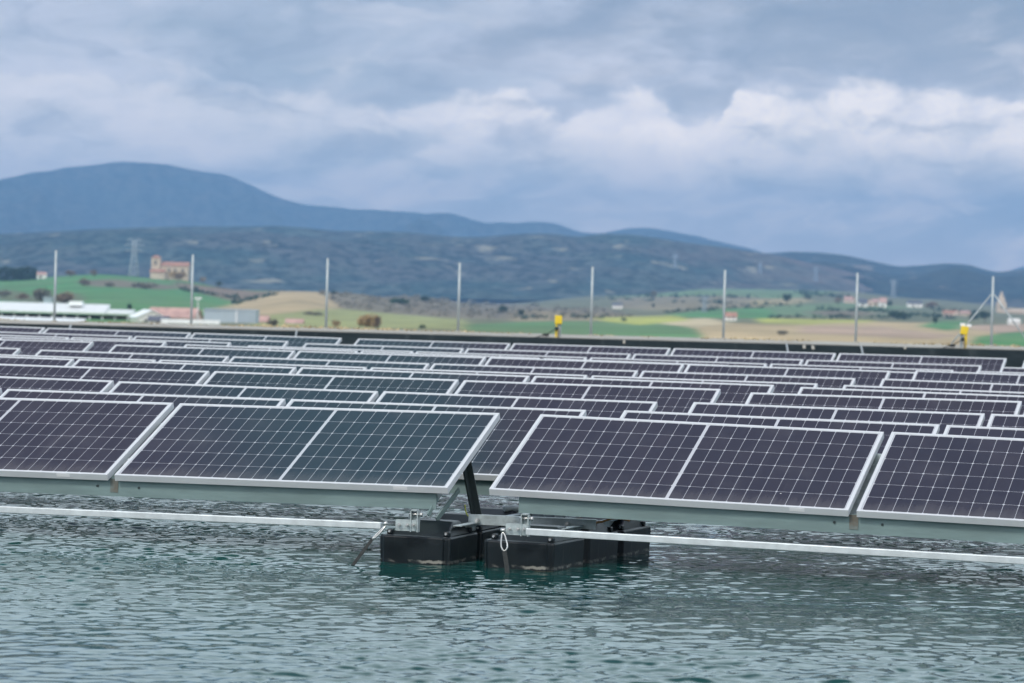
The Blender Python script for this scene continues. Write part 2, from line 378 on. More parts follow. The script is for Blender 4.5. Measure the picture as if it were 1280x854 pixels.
def hill(name, label, sil, D0, wf, wb, foot, amp, seed, cols, step=4, cscale=1.0, patch=None):
    xs = np.array([p[0] for p in sil], float); ys = np.array([p[1] for p in sil], float)-.02645*(xs-640)
    s = np.concatenate([np.linspace(-3200, -880, 30), np.arange(-860, 861, step), np.linspace(880, 3200, 30)])
    t = np.concatenate([-np.linspace(1, 0, 80)**1.4, np.linspace(.03, 1, 12)])
    SS, T = np.meshgrid(s, t)
    k = np.interp(s, xs-640, ys); # round the polyline
    ker = np.hanning(9); ker /= ker.sum(); mid = slice(30, -30); km = np.pad(k[mid], 4, mode='edge'); k[mid] = np.convolve(km, ker, 'valid')
    zc = HC+(YH-k)*D0/F
    Xw = SS*D0/F; Dw = D0+np.where(T < 0, T*wf, T*wb)
    Dw = Dw+fbm(Xw/900, T*3, seed+9, 3)*wf*.12*(1-np.abs(T))*np.abs(T)*4
    sh = np.where(T < 0, 1-np.abs(T)**1.15, 1-T**1.5)
    env = np.clip(np.abs(T)*5, 0, 1)*np.clip((1-np.abs(T))*4, 0, 1)
    rid = fbm(Xw/700, Dw/1100, seed, 6, .55)
    crest = fbm(Xw/220, T*0, seed+30, 4, .5)*amp*.06
    Z = foot+(zc[None, :]-foot)*sh+env*amp*rid*np.clip((zc[None, :]-foot)/120, .15, 1.2)+crest*(1-np.abs(T))
    lim = HC+(zc[None, :]-HC)*Dw/D0-np.abs(T)*14*D0/8000
    Z = np.where((T != 0) & (zc[None, :] > 5), np.minimum(Z, np.maximum(lim, foot)), Z)
    V = np.stack([SS*Dw/F, Dw, Z], -1)
    me = grid_mesh(name, V, *SS.shape)
    m, nt, b = newmat(name+'_woodland'); v = coord(nt); v2 = scalev(nt, v, (1, .55, 2.2))
    n = noise(nt, v2, .0075*cscale, 7, .68); n2 = noise(nt, v2, .0022*cscale, 5, .62); n3 = noise(nt, v2, .028*cscale, 4, .7)
    c = mixc(nt, n.step(.42, .56), cols[0], cols[1]); c = mixc(nt, n2.step(.42, .62)*.8, c, cols[2])
    c = mixc(nt, n3.step(.46, .58)*.85, c, tuple(x*.25 for x in cols[0]))
    if name == 'wooded_hill':
        ox_, oy_, oz_ = sep(nt, v); c = mixc(nt, (ox_+n2*500.0).step(350, 900)*n.step(.3, .6)*oz_.step(95, 40)*.75, c, (.24, .17, .15))
    if patch: c = mixc(nt, noise(nt, scalev(nt, v, (1, .4, 3)), .0085*cscale, 4, .55).step(.61, .68)*.85, c, patch)
    nt.links.new(c.k, b.inputs['Base Color']); b.inputs['Roughness'].default_value = 1; b.inputs['Specular IOR Level'].default_value = 0
    tag(link(name, me, m), label, 'hill', kind='structure')
hill('mountain', 'broad blue wooded mountain rising on the skyline', [(-700, 300), (-200, 262), (-60, 238), (0, 223), (30, 217), (60, 213), (100, 208), (135, 204), (180, 203.5), (215, 208), (245, 214), (275, 217), (300, 227), (340, 244), (380, 255), (440, 262), (500, 267), (560, 268), (580, 274), (600, 279), (640, 279), (665, 277), (690, 279), (720, 290), (745, 294), (780, 289), (810, 288), (850, 293), (900, 303), (940, 312), (1000, 335), (1190, 350), (1230, 345), (1280, 334), (1400, 325), (1900, 345)],
     11500, 3600, 2500, -40, 260, 100, ((.05, .075, .08), (.10, .10, .09), (.075, .095, .085)))
hill('far_hill', 'dark wooded ridge behind the village on the skyline', [(-700, 330), (600, 330), (860, 330), (920, 316), (960, 316), (990, 314), (1020, 315), (1050, 318), (1090, 327), (1120, 332), (1150, 330), (1180, 328), (1210, 331), (1240, 341), (1262, 339), (1290, 337), (1400, 333), (1900, 340)],
     6900, 2400, 1500, -20, 110, 200, ((.035, .055, .05), (.06, .065, .05), (.05, .055, .045)), cscale=1.4, patch=(.25, .2, .15))
hill('wooded_hill', 'long low hill of scrub woodland below the mountain', [(-700, 300), (-100, 293), (0, 291), (60, 288), (130, 285), (200, 283), (280, 284), (340, 283), (420, 289), (500, 290), (560, 296), (600, 298), (640, 294), (680, 293), (720, 297), (750, 293), (780, 294), (820, 299), (860, 306), (900, 311), (940, 316), (970, 320), (1000, 327), (1050, 338), (1100, 351), (1150, 362), (1300, 372), (1900, 380)],
     5300, 1500, 1200, -22, 70, 300, ((.045, .085, .085), (.10, .13, .115), (.11, .11, .11)), cscale=1.8, patch=(.33, .31, .23))

me = MB().add([(-30000, -20000, -46), (30000, -20000, -46), (30000, 26000, -46), (-30000, 26000, -46)], [(0, 1, 2, 3)])
tag(me.build('ground', mat('plain', (.14, .15, .10), .95, 0, .3, .002)), 'plain running out to the horizon under the hills', 'ground', kind='structure')

# ------------------------------------------------------------------ reservoir: water, lined bank, crest
def build_water():
    nx, ny = 880, 880; dx = .0163
    x = (np.arange(nx)-nx/2)*dx; y = 11.2+np.arange(ny)*dx
    kx = np.fft.fftfreq(nx, dx)*2*PI; ky = np.fft.fftfreq(ny, dx)*2*PI; KX, KY = np.meshgrid(kx, ky); K = np.hypot(KX, KY)+1e-9
    th = np.arctan2(KY, KX); w0 = R(-80)
    def comp(lam, bw, direction, spread, rms_slope, seed):
        r = np.random.default_rng(seed); k0 = 2*PI/lam
        Sx = np.exp(-(np.log(K/k0)/bw)**2)/K*np.abs(np.cos((th-direction)/1))**spread/np.sqrt(K)
        h = np.fft.ifft2(np.sqrt(Sx)*(r.normal(size=K.shape)+1j*r.normal(size=K.shape))).real
        gy, gx = np.gradient(h, dx); return h*rms_slope/np.sqrt((gx**2+gy**2).mean())
    h = comp(.30, .50, w0, 2.5, .050, 1)+comp(.14, .45, w0+.3, 2, .070, 2)+comp(1.1, .5, w0-.3, 3, .012, 3)+comp(.08, .35, w0+.1, 1.5, .040, 4)
    XX, YY = np.meshgrid(x, y)
    gust = 1+.55*np.clip(fbm(XX/1.8+9, YY/2.6, 77, 3)*2.2, -1, 1); h = h*gust
    ex = np.clip((x[-1]-np.abs(XX))/.8, 0, 1); ey = np.clip((YY-y[0])/.5, 0, 1)*np.clip((y[-1]-YY)/1.5, 0, 1); h = h*ex*ey
    V = np.stack([XX, YY, h], -1).reshape(-1, 3); idx = np.arange(nx*ny).reshape(ny, nx)
    q = np.stack([idx[:-1, :-1], idx[:-1, 1:], idx[1:, 1:], idx[1:, :-1]], -1).reshape(-1, 4)
    n0 = len(V); x0, x1, y0, y1 = x[0], x[-1], y[0], y[-1]
    V = np.vstack([V, [[-75, -6, 0], [75, -6, 0], [75, 62, 0], [-75, 62, 0], [x0, -6, 0], [x1, -6, 0], [x0, 62, 0], [x1, 62, 0]]])
    c00, c10, c11, c01 = idx[0, 0], idx[0, -1], idx[-1, -1], idx[-1, 0]
    q = np.vstack([q, [[n0, n0+4, n0+6, n0+3], [n0+5, n0+1, n0+2, n0+7], [n0+4, n0+5, c10, c00], [c01, c11, n0+7, n0+6]]])
    me = arr_mesh('water', V, q); tag(link('water', me, M['water']), 'rippled dark green reservoir water', 'water', kind='structure')
build_water()
def ring(name, mt, prof, label):                    # a bank profile swept round the reservoir: (inset, z)
    rects = []
    for d, z in prof: rects.append([(-72-d, -3-d, z), (72+d, -3-d, z), (72+d, 58+d, z), (-72-d, 58+d, z)])
    mb = MB(); n = 40
    pts = []
    for r in rects:
        for a, b in zip(r, r[1:]+r[:1]): pts += [tuple(a[i]+(b[i]-a[i])*k/n for i in range(3)) for k in range(n)]
    N = 4*n; fs = [(i*N+k, i*N+(k+1) % N, (i+1)*N+(k+1) % N, (i+1)*N+k) for i in range(len(rects)-1) for k in range(N)]
    mb.add(pts, fs, False); return tag(mb.build(name, mt), label, 'bank', kind='structure')
ring('reservoir_bank', M['liner'], [(-4.5, -1.2), (-.12, .53), (0, .575), (.5, .58)], 'black geomembrane liner on the inner bank of the reservoir')
ring('bank_path', M['conc'], [(.5, .565), (.5, .592), (3.3, .60), (4.2, .55), (6.0, -1.0), (26, -4.2)], 'pale gravel crest of the reservoir bank')
mb = MB()
for k in range(2600):
    x = random.uniform(-16, 16); y = 61.0+random.gauss(0, .35); z = .58; d = vn = float(fbm(np.array([x/2.2]), np.array([3.]), 5, 3)[0])
    if d < -.25: continue
    hgt = random.uniform(.02, .06)*(1+d); a = random.uniform(0, PI); w = random.uniform(.02, .06)
    mb.add([(x-w*math.cos(a), y-w*math.sin(a), z), (x+w*math.cos(a), y+w*math.sin(a), z), (x+random.uniform(-.05, .05), y+random.uniform(-.05, .05), z+hgt)], [(0, 1, 2)])
tag(mb.build('dry_grass', M['dry_grass']), 'dry rusty grass along the far bank crest', 'grass', kind='stuff')

# ------------------------------------------------------------------ solar panels
UNIT = {(1, -1): (.8099, -.0415, .0399, .002, .0052), (1, 0): (.8136, .005, .0243, -.0018, .0009), (2, -1): (.8417, -.0303, .0243, .0001, .0038), (2, 0): (.86, -.005, .0105, -.0006, .0004), (3, -1): (.8416, .0054, .0134, 0, .0001), (3, 0): (.872, .03, -.0176, .001, -.002), (4, -1): (.8317, .0038, -.0095, -.0048, -.0005), (4, 0): (.8503, .0028, -.0144, .0036, -.0002), (5, -1): (.8203, -.0526, -.0324, -.0074, .0026), (5, 0): (.8124, .0059, -.0391, -.0003, -.0003), (5, 1): (.8161, .0305, -.0325, .0042, -.002), (6, 0): (.846, .0209, -.0293, .0003, -.0003), (6, 1): (.8613, .0428, -.0209, .0049, -.0028), (7, 0): (.8482, .004, .0015, .0002, -.0017), (7, 1): (.874, -.0072, -.0055, .0047, 0), (8, 0): (.8116, .0402, .0138, .0017, -.0034), (8, 1): (.8392, .0001, .0013, .0032, -.0002), (9, 0): (.8082, -.0508, .0179, -.0017, .0053), (9, 1): (.8039, -.0282, .0155, -.0042, .0009), (10, 0): (.8465, .0067, -.002, .0007, -.0029), (10, 1): (.8471, -.0011, .0205, .0014, -.0012), (11, 0): (.857, -.0088, .0033, -.0024, -.0006), (11, 1): (.8653, -.0202, .0232, .006, -.0003), (12, 0): (.8402, -.0715, .0211, -.0089, -.006), (12, 1): (.8491, -.0775, .0202, .0112, -.0061)}
TL = LEN+GAP; UL = 4*TL-GAP
def unit(row, k):
    if (row, k) in UNIT: return UNIT[(row, k)]
    z = UNIT[(row, 0)][0]; return (z+.008*k, 0, 0, 0, 0)
def frame_axes(row, k):
    z, db, da, sl, yw = unit(row, k)
    u = Vector((1, yw, -sl)).normalized(); v = Vector((0, math.cos(TILT), math.sin(TILT))); n = u.cross(v).normalized(); v = n.cross(u)
    Mg = Matrix(((CP, SP, 0), (-SP, CP, 0), (0, 0, 1)))
    return Mg@u, Mg@v, Mg@n
def unit_point(row, k, a, drop=0.0, back=0.0):     # a: along the row from the raft's own right end (<=0), on the top edge of the panels
    z, db, da, sl, yw = unit(row, k); aw = a+k*(UL+RG); ac = k*(UL+RG)-2*TL
    return G(aw+da, (12-row)*PITCH+db+yw*(aw-ac)+back, HC-z-sl*(aw-ac)-drop)
FR = .019
fm = MB()      # frame: four hollow profiles butted at the corners, lip up, 38 mm deep
fm.box((0, FR/2, -.019), (LEN, FR, .038)); fm.box((0, DEP-FR/2, -.019), (LEN, FR, .038))
fm.box((-LEN/2+FR/2, DEP/2, -.019), (FR, DEP-2*FR, .038)); fm.box((LEN/2-FR/2, DEP/2, -.019), (FR, DEP-2*FR, .038))
FRAME_ME = fm.mesh('frame'); FRAME_ME.materials.append(M['frame'])
gm = MB().box((0, DEP/2, -.0065), (LEN-2*FR, DEP-2*FR, .006)); GLASS_ME = gm.mesh('glass'); GLASS_ME.materials.append(M['glass'])
tm = MB().box((0, 0, 0), (.085, .002, .02)); TAG_ME = tm.mesh('rating_tag'); TAG_ME.materials.append(M['white'])
bkm = MB().box((0, DEP/2, -.0115), (LEN-2*FR, DEP-2*FR, .003)); BACK_ME = bkm.mesh('backsheet'); BACK_ME.materials.append(M['dark_steel'])
ORD = ['', 'first', 'second', 'third', 'fourth', 'fifth', 'sixth', 'seventh', 'eighth', 'ninth', 'tenth', 'eleventh', 'twelfth']
def rowname(row):
    n = 13-row
    return 'front row nearest the open water' if n == 1 else ('last row before the black bank' if n == 12 else ORD[n]+' row from the front')
def place(me, name, parent, loc=(0, 0, 0)):
    o = bpy.data.objects.new(name, me); COL.objects.link(o); o.parent = parent; o.location = loc; return o
def level_px(p):
    return p.x*F/p.y+640
def make_panel(row, k, t):
    u, v, n = frame_axes(row, k)
    c = unit_point(row, k, (t-4)*TL+GAP+LEN/2)-v*DEP
    e = bpy.data.objects.new('solar_panel', None); COL.objects.link(e)
    e.matrix_world = Matrix((u, v, n)).transposed().to_4x4(); e.location = c
    jit = random.uniform(-.0022, .0022); e.rotation_euler.x += jit
    place(FRAME_ME, 'frame', e); place(GLASS_ME, 'glass', e)
    if row >= 11: place(BACK_ME, 'backsheet', e)
    if row == 12: place(TAG_ME, 'rating_tag', e, (.757, -.0005, -.015))
    if k == 0: w = 'left of the %s gap' % ('right-hand' if row <= 6 else 'wide'); i = 4-t
    elif k == 1: w = 'right of the %s gap' % ('right-hand' if row <= 6 else 'wide'); i = t+1
    else: w = 'left of the left-hand gap'; i = 4-t
    tag(e, 'solar panel, %s %s in the %s' % (ORD[i], w, rowname(row)), 'solar panel', 'solar panels in tilted rows on the floating rafts')
for row in range(12, 0, -1):
    for k in (-1, 0, 1):
        for t in range(4):
            p0 = unit_point(row, k, (t-4)*TL+GAP); p1 = unit_point(row, k, (t-4)*TL+GAP+LEN)
            if level_px(p1) < -200 or level_px(p0) > 1480: continue
            make_panel(row, k, t)

# beams, rails and struts that carry the panels: one frame per raft and row
def support(row, k, i0, i1, first):
    u, v, n = frame_axes(row, k); z = unit(row, k)[0]
    side = 'left' if k == 0 else 'right'
    ori = unit_point(row, k, -2*TL)-v*DEP
    e = empty('panel_support_frame', (ori.x, ori.y, 0), -PSI)
    q = Matrix.Rotation(PSI, 3, 'Z')
    loc = lambda p: q@(Vector(p)-Vector((ori.x, ori.y, 0)))
    a0 = i0; a1 = i1
    def low(a, d, back): return loc(unit_point(row, k, a)-v*(DEP-back)-n*d)
    mb = MB()
    for aa, bb in ((a0, a1),):
        p, r = low(aa, .044, .045), low(bb, .044, .045)
        dn = Vector((0, 0, -.108)); dp = Vector((0, .05, 0)); t = .003
        mb.bar(p+dn/2, r+dn/2, .004, .108)                               # web of the C section
        mb.bar(p+Vector((0, .024, -.003)), r+Vector((0, .024, -.003)), .044, .004)
        mb.bar(p+Vector((0, .024, -.106)), r+Vector((0, .024, -.106)), .044, .004)
    mb.build('front_beam', M['beam'], e)
    if first:
        for t_ in range(1, 4):
            aj = (t_-4)*TL+GAP/2
            if aj < a0+.1 or aj > a1-.1: continue
            p = low(aj, .044, .045)
            MB().box(p+Vector((0, -.0045, -.044)), (.05, .003, .082)).build('joint_plate', M['stained'], e)
            for dx in (-.11, .16):
                MB().tube([p+Vector((dx, -.0085, -.05)), p+Vector((dx, -.001, -.05))], .0075, 8).build('bolt', M['dark_steel'], e)
    rb = MB(); p, r = low(a0, .072, DEP-.22), low(a1, .072, DEP-.22); rb.bar(p, r, .05, .06); rb.build('rear_beam', M['galv'], e)
    for t_ in range(0, 5):
        aj = min(max((t_-4)*TL, a0+.04), a1-.04)
        MB().bar(low(aj, .112, .1), low(aj, .112, DEP-.12), .04, .05).build('cross_rail', M['galv'], e)
    wn = 'front row' if row == 12 else ORD[13-row]+' row'
    return tag(e, 'galvanised steel frame under the %s of panels, %s of the float gap' % (wn, side), 'support frame', 'steel frames carrying the panel rows')
support(12, 0, -UL, -.085, True); support(12, 1, -UL+.165, 0, True)
for r_w in (10, 9): support(r_w, 0, -UL, -.085, False); support(r_w, 1, -UL+.165, 0, False)
support(11, 0, -UL, -.085, False); support(11, 1, -UL+.165, 0, False)

# ------------------------------------------------------------------ black floats in the gap
def make_float_mesh(w, d):
    mb = MB(); hw, hd = w/2, d/2; c = .035; g = .014
    poly = [(-hw+c, -hd), (hw-c, -hd), (hw-c+.004, -hd+g), (hw-g, -hd+c-.004), (hw, -hd+c), (hw, hd-c), (hw-g, hd-c+.004), (hw-c+.004, hd-g), (hw-c, hd), (-hw+c, hd), (-hw+c-.004, hd-g), (-hw+g, hd-c+.004), (-hw, hd-c), (-hw, -hd+c), (-hw+g, -hd+c-.004), (-hw+c-.004, -hd+g)]
    n = len(poly)
    prof = [(-.17, .93), (-.15, .97), (0.02, .985), (.12, 1.0), (.148, 1.0), (.158, .975)]
    vs = [(x*s, y*s, z) for z, s in prof for x, y in poly]
    fs = [tuple(range(n))[::-1], tuple((len(prof)-1)*n+i for i in range(n))]+[(r*n+i, r*n+(i+1) % n, (r+1)*n+(i+1) % n, (r+1)*n+i) for r in range(len(prof)-1) for i in range(n)]
    mb.add(vs, fs)
    return mb
def hump_mb(w, d):
    mb = MB(); mb.frustum((0, 0), (w*.86, d*.80), (w*.62, d*.22), .150, .232, shift=(.01, .05))
    for sx in (-1, 1):
        mb.box((sx*w*.40, -d*.33, .172), (.035, .04, .03)); mb.box((sx*w*.40, d*.36, .172), (.035, .04, .03))
    return mb
FW, FD = .43, .545
def make_float(a, b, rz, label, proto=None):
    p = G(a, b, 0)
    if proto is None:
        e = empty('pontoon_float', p, rz)
        bevel(make_float_mesh(FW, FD).build('float_body', M['float'], e), .006, 2)
        bevel(hump_mb(FW, FD).build('raised_lug', M['float'], e), .008, 2)
        for sx in (-1, 1):
            MB().tube([(sx*FW*.40, -FD*.33-.026, .174), (sx*FW*.40, -FD*.33-.018, .174)], .007, 8).build('bolt', M['bolt'], e)
    else:
        e = proto.copy(); COL.objects.link(e); e.location = p; e.rotation_euler = (0, 0, rz)
        for ch in proto.children:
            c = ch.copy(); COL.objects.link(c); c.parent = e
    return tag(e, label, 'float', 'black plastic floats carrying the raft')
pf = None; POS = ['front', 'middle', 'rear']
for row, b0 in ((12, -1.018),):
    for nm, a, da, rz in (('left', -.095, .012, -PSI-.02), ('right', .54, .052, -PSI-.085)):
        for j in range(3):
            f = make_float(a+da*j, b0+.553*j, rz, 'black plastic float, %s one of the %s line of three under the raft gap' % (POS[j], nm), pf)
            pf = pf or f
# steel channels lying on the float lines
def on_float(name, label, cat, parts, origin):
    e = empty(name, origin, 0)
    for pn, mb, mt in parts:
        mb.v = [tuple(Vector(p)-Vector(origin)) for p in mb.v]; mb.build(pn, mt, e)
    return tag(e, label, cat)
def bolts(ps, d=(0, -1, 0), r=.012, l=.02):
    mb = MB(); d = Vector(d)
    for p in ps:
        p = Vector(p); mb.tube([p, p+d*l], r, 6); mb.tube([p+d*l, p+d*(l+.01)], r*.55, 6)
    return mb
vdir = G(0, 1)-G(0, 0); udir = G(1, 0)-G(0, 0)
ch = MB()
ch.bar(G(.06, -1.05, .185), G(.10, .36, .185), .008, .05); ch.bar(G(.085, -1.05, .21), G(.125, .36, .21), .05, .005)
on_float('long_channel', 'galvanised channel lying along the left line of black floats', 'steel channel', [('channel', ch, M['galv']), ('bolt', bolts([G(.055, -.75, .187), G(.066, -.2, .187)], -udir), M['bolt'])], G(.07, -.4, .16))
ch = MB()
ch.bar(G(.66, -1.0, .19), G(.75, .34, .19), .008, .055); ch.bar(G(.685, -1.0, .218), G(.775, .34, .218), .05, .005)
ch.bar(G(.43, -.95, .19), G(.50, .34, .19), .008, .05)
on_float('long_channel', 'galvanised channel pair lying along the right line of black floats', 'steel channel', [('channel', ch, M['galv']), ('bolt', bolts([G(.652, -.7, .192), G(.68, -.2, .192), G(.70, .1, .192)], -udir), M['bolt'])], G(.6, -.3, .16))
ch = MB()
ch.bar(G(.05, -.74, .225), G(.80, -.66, .225), .006, .055); ch.bar(G(.05, -.72, .252), G(.80, -.64, .252), .045, .005)
on_float('cross_channel', 'galvanised cross channel joining the two float lines under the gap', 'steel channel', [('channel', ch, M['galv']), ('bolt', bolts([G(.11, -.755, .225), G(.64, -.695, .225)], -vdir, .013), M['bolt'])], G(.42, -.7, .2))
ch = MB(); ch.tube([G(.02, .05, .235), G(.28, .28, .245), G(.40, .36, .25)], .02, 8)
bd = MB(); bd.bar(G(.0, .12, .19), G(.42, .42, .19), .012, .07)
for i in range(7): bd.bar(G(.03+.06*i, .13+.043*i, .192), G(.035+.06*i, .128+.043*i, .192), .02, .074)
on_float('walkway_edge', 'grey pipe and ribbed deck edge on the rear floats of the gap', 'walkway edge', [('pipe', ch, M['galv']), ('ribbed_board', bd, M['clad'])], G(.2, .25, .16))
for pr, lb in ((((.03, -.56, .20), (-.16, -.34, .70)), 'dark upright strut standing in the gap behind the left front panel'),):
    sb = MB(); p, q2 = G(*pr[0]), G(*pr[1]); sb.bar(p, q2, .012, .055, up=vdir); sb.bar(p+udir*.022+vdir*.02, q2+udir*.022+vdir*.02, .045, .006, up=vdir)
    wr = MB(); wr.tube([G(-.02, -.60, .30), G(-.015, -.605, .27), G(.0, -.62, .245), G(.025, -.63, .225), G(.05, -.63, .215)], .004, 6)
    on_float('upright_strut', lb, 'strut', [('angle_bar', sb, M['dark_steel']), ('earth_wire', wr, M['green_wire'])], p)
sb = MB(); sb.bar(G(-.06, -1.0, .235), G(.0, -.78, .40), .035, .008, up=udir); sb.bar(G(-.105, -1.02, .26), G(-.07, -.96, .36), .012, .02)
on_float('diagonal_brace', 'short grey diagonal brace under the corner of the left front panel', 'brace', [('flat_bar', sb, M['beam'])], G(-.06, -1.0, .2))
cb = MB()
cb.tube([G(.62+.025*i, -.62+.03*i+.02*math.sin(i*1.3), .235+.012*math.sin(i*.9)) for i in range(12)], .007, 6)
tag(cb.build('loose_cable', M['orange_cable']), 'orange cable lying loose over the right float line', 'cable')
cb = MB(); cb.tube([G(.60+.035*i, -.1+.03*i, .235+.01*math.sin(i*1.7)) for i in range(9)], .008, 6)
tag(cb.build('loose_cable', M['hose']), 'brown cable lying on the rear of the right float line', 'cable')

# rails in front with their end brackets
def rail(p, q, label):
    mb = MB().bar(p, q, .036, .038); o = bevel(mb.build('outrigger_rail', M['rail']), .004, 2); c = Vector(p)
    o.data.transform(Matrix.Translation(-c)); o.location = c; return tag(o, label, 'rail', 'galvanised rails in front of the panels')
rail(G(-4.8, -1.45, .186), G(-.235, -1.45, .2235), 'pale galvanised rail running left from the left front float')
rail(G(.62, -1.45, .232), G(5.2, -1.45, .198), 'pale galvanised rail running right from the right front float')
def bracket(o, sgn, label):
    o = Vector(o); W = lambda a, b, z: o+udir*a+vdir*b+Vector((0, 0, z))
    p1 = MB().bar(W(-.055, 0, .022), W(.06, .03, .022), .004, .062); p1.bar(W(-.055, .028, .022), W(.06, .058, .022), .004, .062); p1.bar(W(-.055, .014, -.008), W(.06, .044, -.008), .032, .004)
    x = .05*sgn
    p2 = MB(); 
    for dx in (-.02, .02): p2.bar(W(x+dx, .03, -.015), W(x+dx, .03, .105), .034, .006, up=udir)
    p2.bar(W(x, .03, .105), W(x, .03, .112), .034, .046, up=vdir); p2.bar(W(x, .05, -.015), W(x, .05, .10), .046, .004, up=vdir)
    p3 = bolts([W(-.03, -.004, .024), W(.015, .006, .024), W(.05, .008, .026)], -vdir, .0105, .012); p3.tube([W(x-.035, .03, .085), W(x+.04, .03, .085)], .007, 6)
    p3.tube([W(x+.03, .03, .085), W(x+.045, .03, .085)], .012, 6)
    e = on_float('rail_bracket', label, 'bracket', [('clamp_plate', p1, M['galv']), ('upright_lug', p2, M['galv']), ('bolt', p3, M['bolt'])], o)
    e['group'] = 'steel brackets at the rail ends'
bracket(G(-.115, -1.40, .205), 1, 'galvanised bracket bolted on top of the left front float')
bracket(G(.545, -1.42, .215), 1, 'galvanised bracket bolted on top of the right front float')
def carabiner(top, low, label, side):
    top, low = Vector(top), Vector(low); d = low-top; L = d.length; d.normalize(); s_ = Vector(side).normalized()
    prof = [(0, .0), (.04, .006), (.16, .011), (.35, .015), (.6, .021), (.78, .021), (.92, .013), (1, 0)]
    pts = [top+d*L*t+s_*w for t, w in prof]+[top+d*L*t-s_*w*.75 for t, w in prof[::-1][1:-1]]
    mb = MB().tube(pts, .0052, 6, closed=True); mb.tube([top+Vector((0, 0, .012))-s_*.012, top+Vector((0, 0, .014))+s_*.012], .011, 8)
    o = mb.build('carabiner', M['bolt']); return tag(o, label, 'carabiner', 'steel carabiners on the mooring straps')
carabiner(G(-.205, -1.475, .225), G(-.27, -1.50, .145), 'steel carabiner hanging at the end of the left rail', udir*.8+Vector((0, 0, .5)))
carabiner(G(.485, -1.455, .22), G(.50, -1.47, .118), 'steel carabiner hanging from the right rail bracket', udir)
def strap(pts, w, label):
    mb = MB()
    for a, b in zip(pts, pts[1:]): mb.bar(a, b, w, .005, up=vdir)
    tag(mb.build('mooring_strap', M['rope']), label, 'strap', 'black mooring straps')
strap([G(-.27, -1.50, .15), G(-.44, -1.60, -.12)], .018, 'black strap running down left into the water from the left carabiner')
strap([G(.50, -1.47, .125), G(.52, -1.485, .05), G(.555, -1.52, -.12)], .026, 'black strap dropping into the water from the right carabiner')

# ------------------------------------------------------------------ far bank: fence posts, mooring posts, tags
def fpost(px, py_top, py_base, label):
    b = at(px, py_base, 60.2); b.z = .58; t = at(px, py_top, 60.2)
    mb = MB().tube([(0, 0, 0), (0, 0, t.z-b.z)], .024, 10)
    cp = MB().ball((0, 0, t.z-b.z), .027, 8, 4, (1, 1, .5)); ft = MB().tube([(0, 0, -.02), (0, 0, .05)], .06, 10)
    e = empty('fence_post', b); mb.build('pole', M['post'], e); cp.build('cap', M['post'], e); ft.build('footing', M['conc'], e)
    tag(e, label, 'fence post', 'bare fence posts along the far bank'); return e, t.z-b.z
PL = ['fence post on the bank in front of the white shed, leftmost of all', 'fence post on the bank just left of the grey warehouse', 'fence post on the bank in front of the tan field',
      'fence post on the bank left of the brown bush and scrub slope end', 'fence post on the bank, next right of the first yellow mooring post', 'thin fence post on the bank beside the little red-roofed hut',
      'fence post on the bank in front of the hilltop village houses', 'braced fence post with two diagonal stays at the right end']
PL[3] = 'fence post on the bank, next left of the first yellow mooring post'
for i, (px, yt) in enumerate(((68, 313.5), (239, 319), (407.5, 323.5), (572.5, 329), (738.5, 334), (904, 338), (1069.5, 341.5), (1239, 346))):
    e, hh = fpost(px, yt, yt+86, PL[i])
    if i == 7:
        for sx in (-1, 1):
            MB().tube([(sx*.03, 0, hh*.75), (sx*.80, 0, 0.0)], .014, 8).build('stay', M['post'], e)
def mooring(px, yb, label, kind):
    b = at(px, yb, 58.6); b.z = .575; e = empty('mooring_post', b); h = .40
    sg = -1 if kind else 1
    MB().bar((.035*sg, 0, 0), (.035*sg, 0, .30), .05, .05, up=(0, 1, 0)).build('post', M['grey'], e)
    MB().bar((-.03*sg, -.03, 0), (-.025*sg+(.02 if kind else 0), -.03, .30), .04, .04, up=(0, 1, 0)).build('yellow_strip', M['yellow'], e)
    bevel(MB().box((0.01, -.02, .34), (.135, .10, .16), m=Matrix.Rotation(R(9 if kind else 0), 3, 'Y')).build('yellow_box', M['yellow'], e), .012, 2)
    pl = MB(); pl.ball((-.02, -.07, .18), .04, 8, 6); pl.build('pulley', M['dark_steel'], e)
    rp = MB().tube([(-.02, -.08, .18), (-.20, -.1, .07), (-.42, -.15, .0), (-.56, -.2, -.06)], .008, 6); rp.ball((-.22, -.1, .055), .045, 8, 5, (1.5, 1, .6)); rp.build('rope', M['rope'], e)
    MB().tube([(.01, -.08, .17), (.012, -.12, .02), (.01, -.5, -.16), (.01, -1.6, -.62)], .014, 6).build('hose', M['hose'], e)
    if kind: MB().box((-.02, .0, .45), (.09, .06, .06)).box((.10, .0, .435), (.08, .06, .05)).build('white_cover', M['white'], e)
    return tag(e, label, 'mooring post', 'yellow mooring posts on the far bank')
mooring(697, 417, 'yellow topped mooring post with a dark rope, near the middle of the bank', False)
e = mooring(1204, 431, 'yellow mooring post with white cover, beside the braced fence post', True)
for px, py, w, h_, lb in ((780, 428, .04, .075, 'white tag on the black liner right of the middle fence posts'), (1005, 434, .05, .085, 'white tag on the black liner, left one of a close pair'),
                      (1016, 435, .05, .09, 'white tag on the black liner, right one of a close pair'), (1131, 435.5, .045, .05, 'small white tag on the black liner near the braced post')):
    x_, y_, z_ = ray(px, py); Y = (HC-.53+.395*57.88)/(.395-z_/y_); p = Vector((x_*Y/y_, Y-.03, HC+z_*Y/y_))
    mb = MB().box((0, 0, 0), (w, .02, h_)).tube([(-w*.3, 0, h_/2), (0, .0, h_/2+.05), (w*.3, 0, h_/2)], .006, 6)
    o = mb.build('liner_tag', M['conc']); o.location = p; o.rotation_euler = (R(-45), 0, 0); tag(o, lb, 'tag', 'white tags on the bank liner')
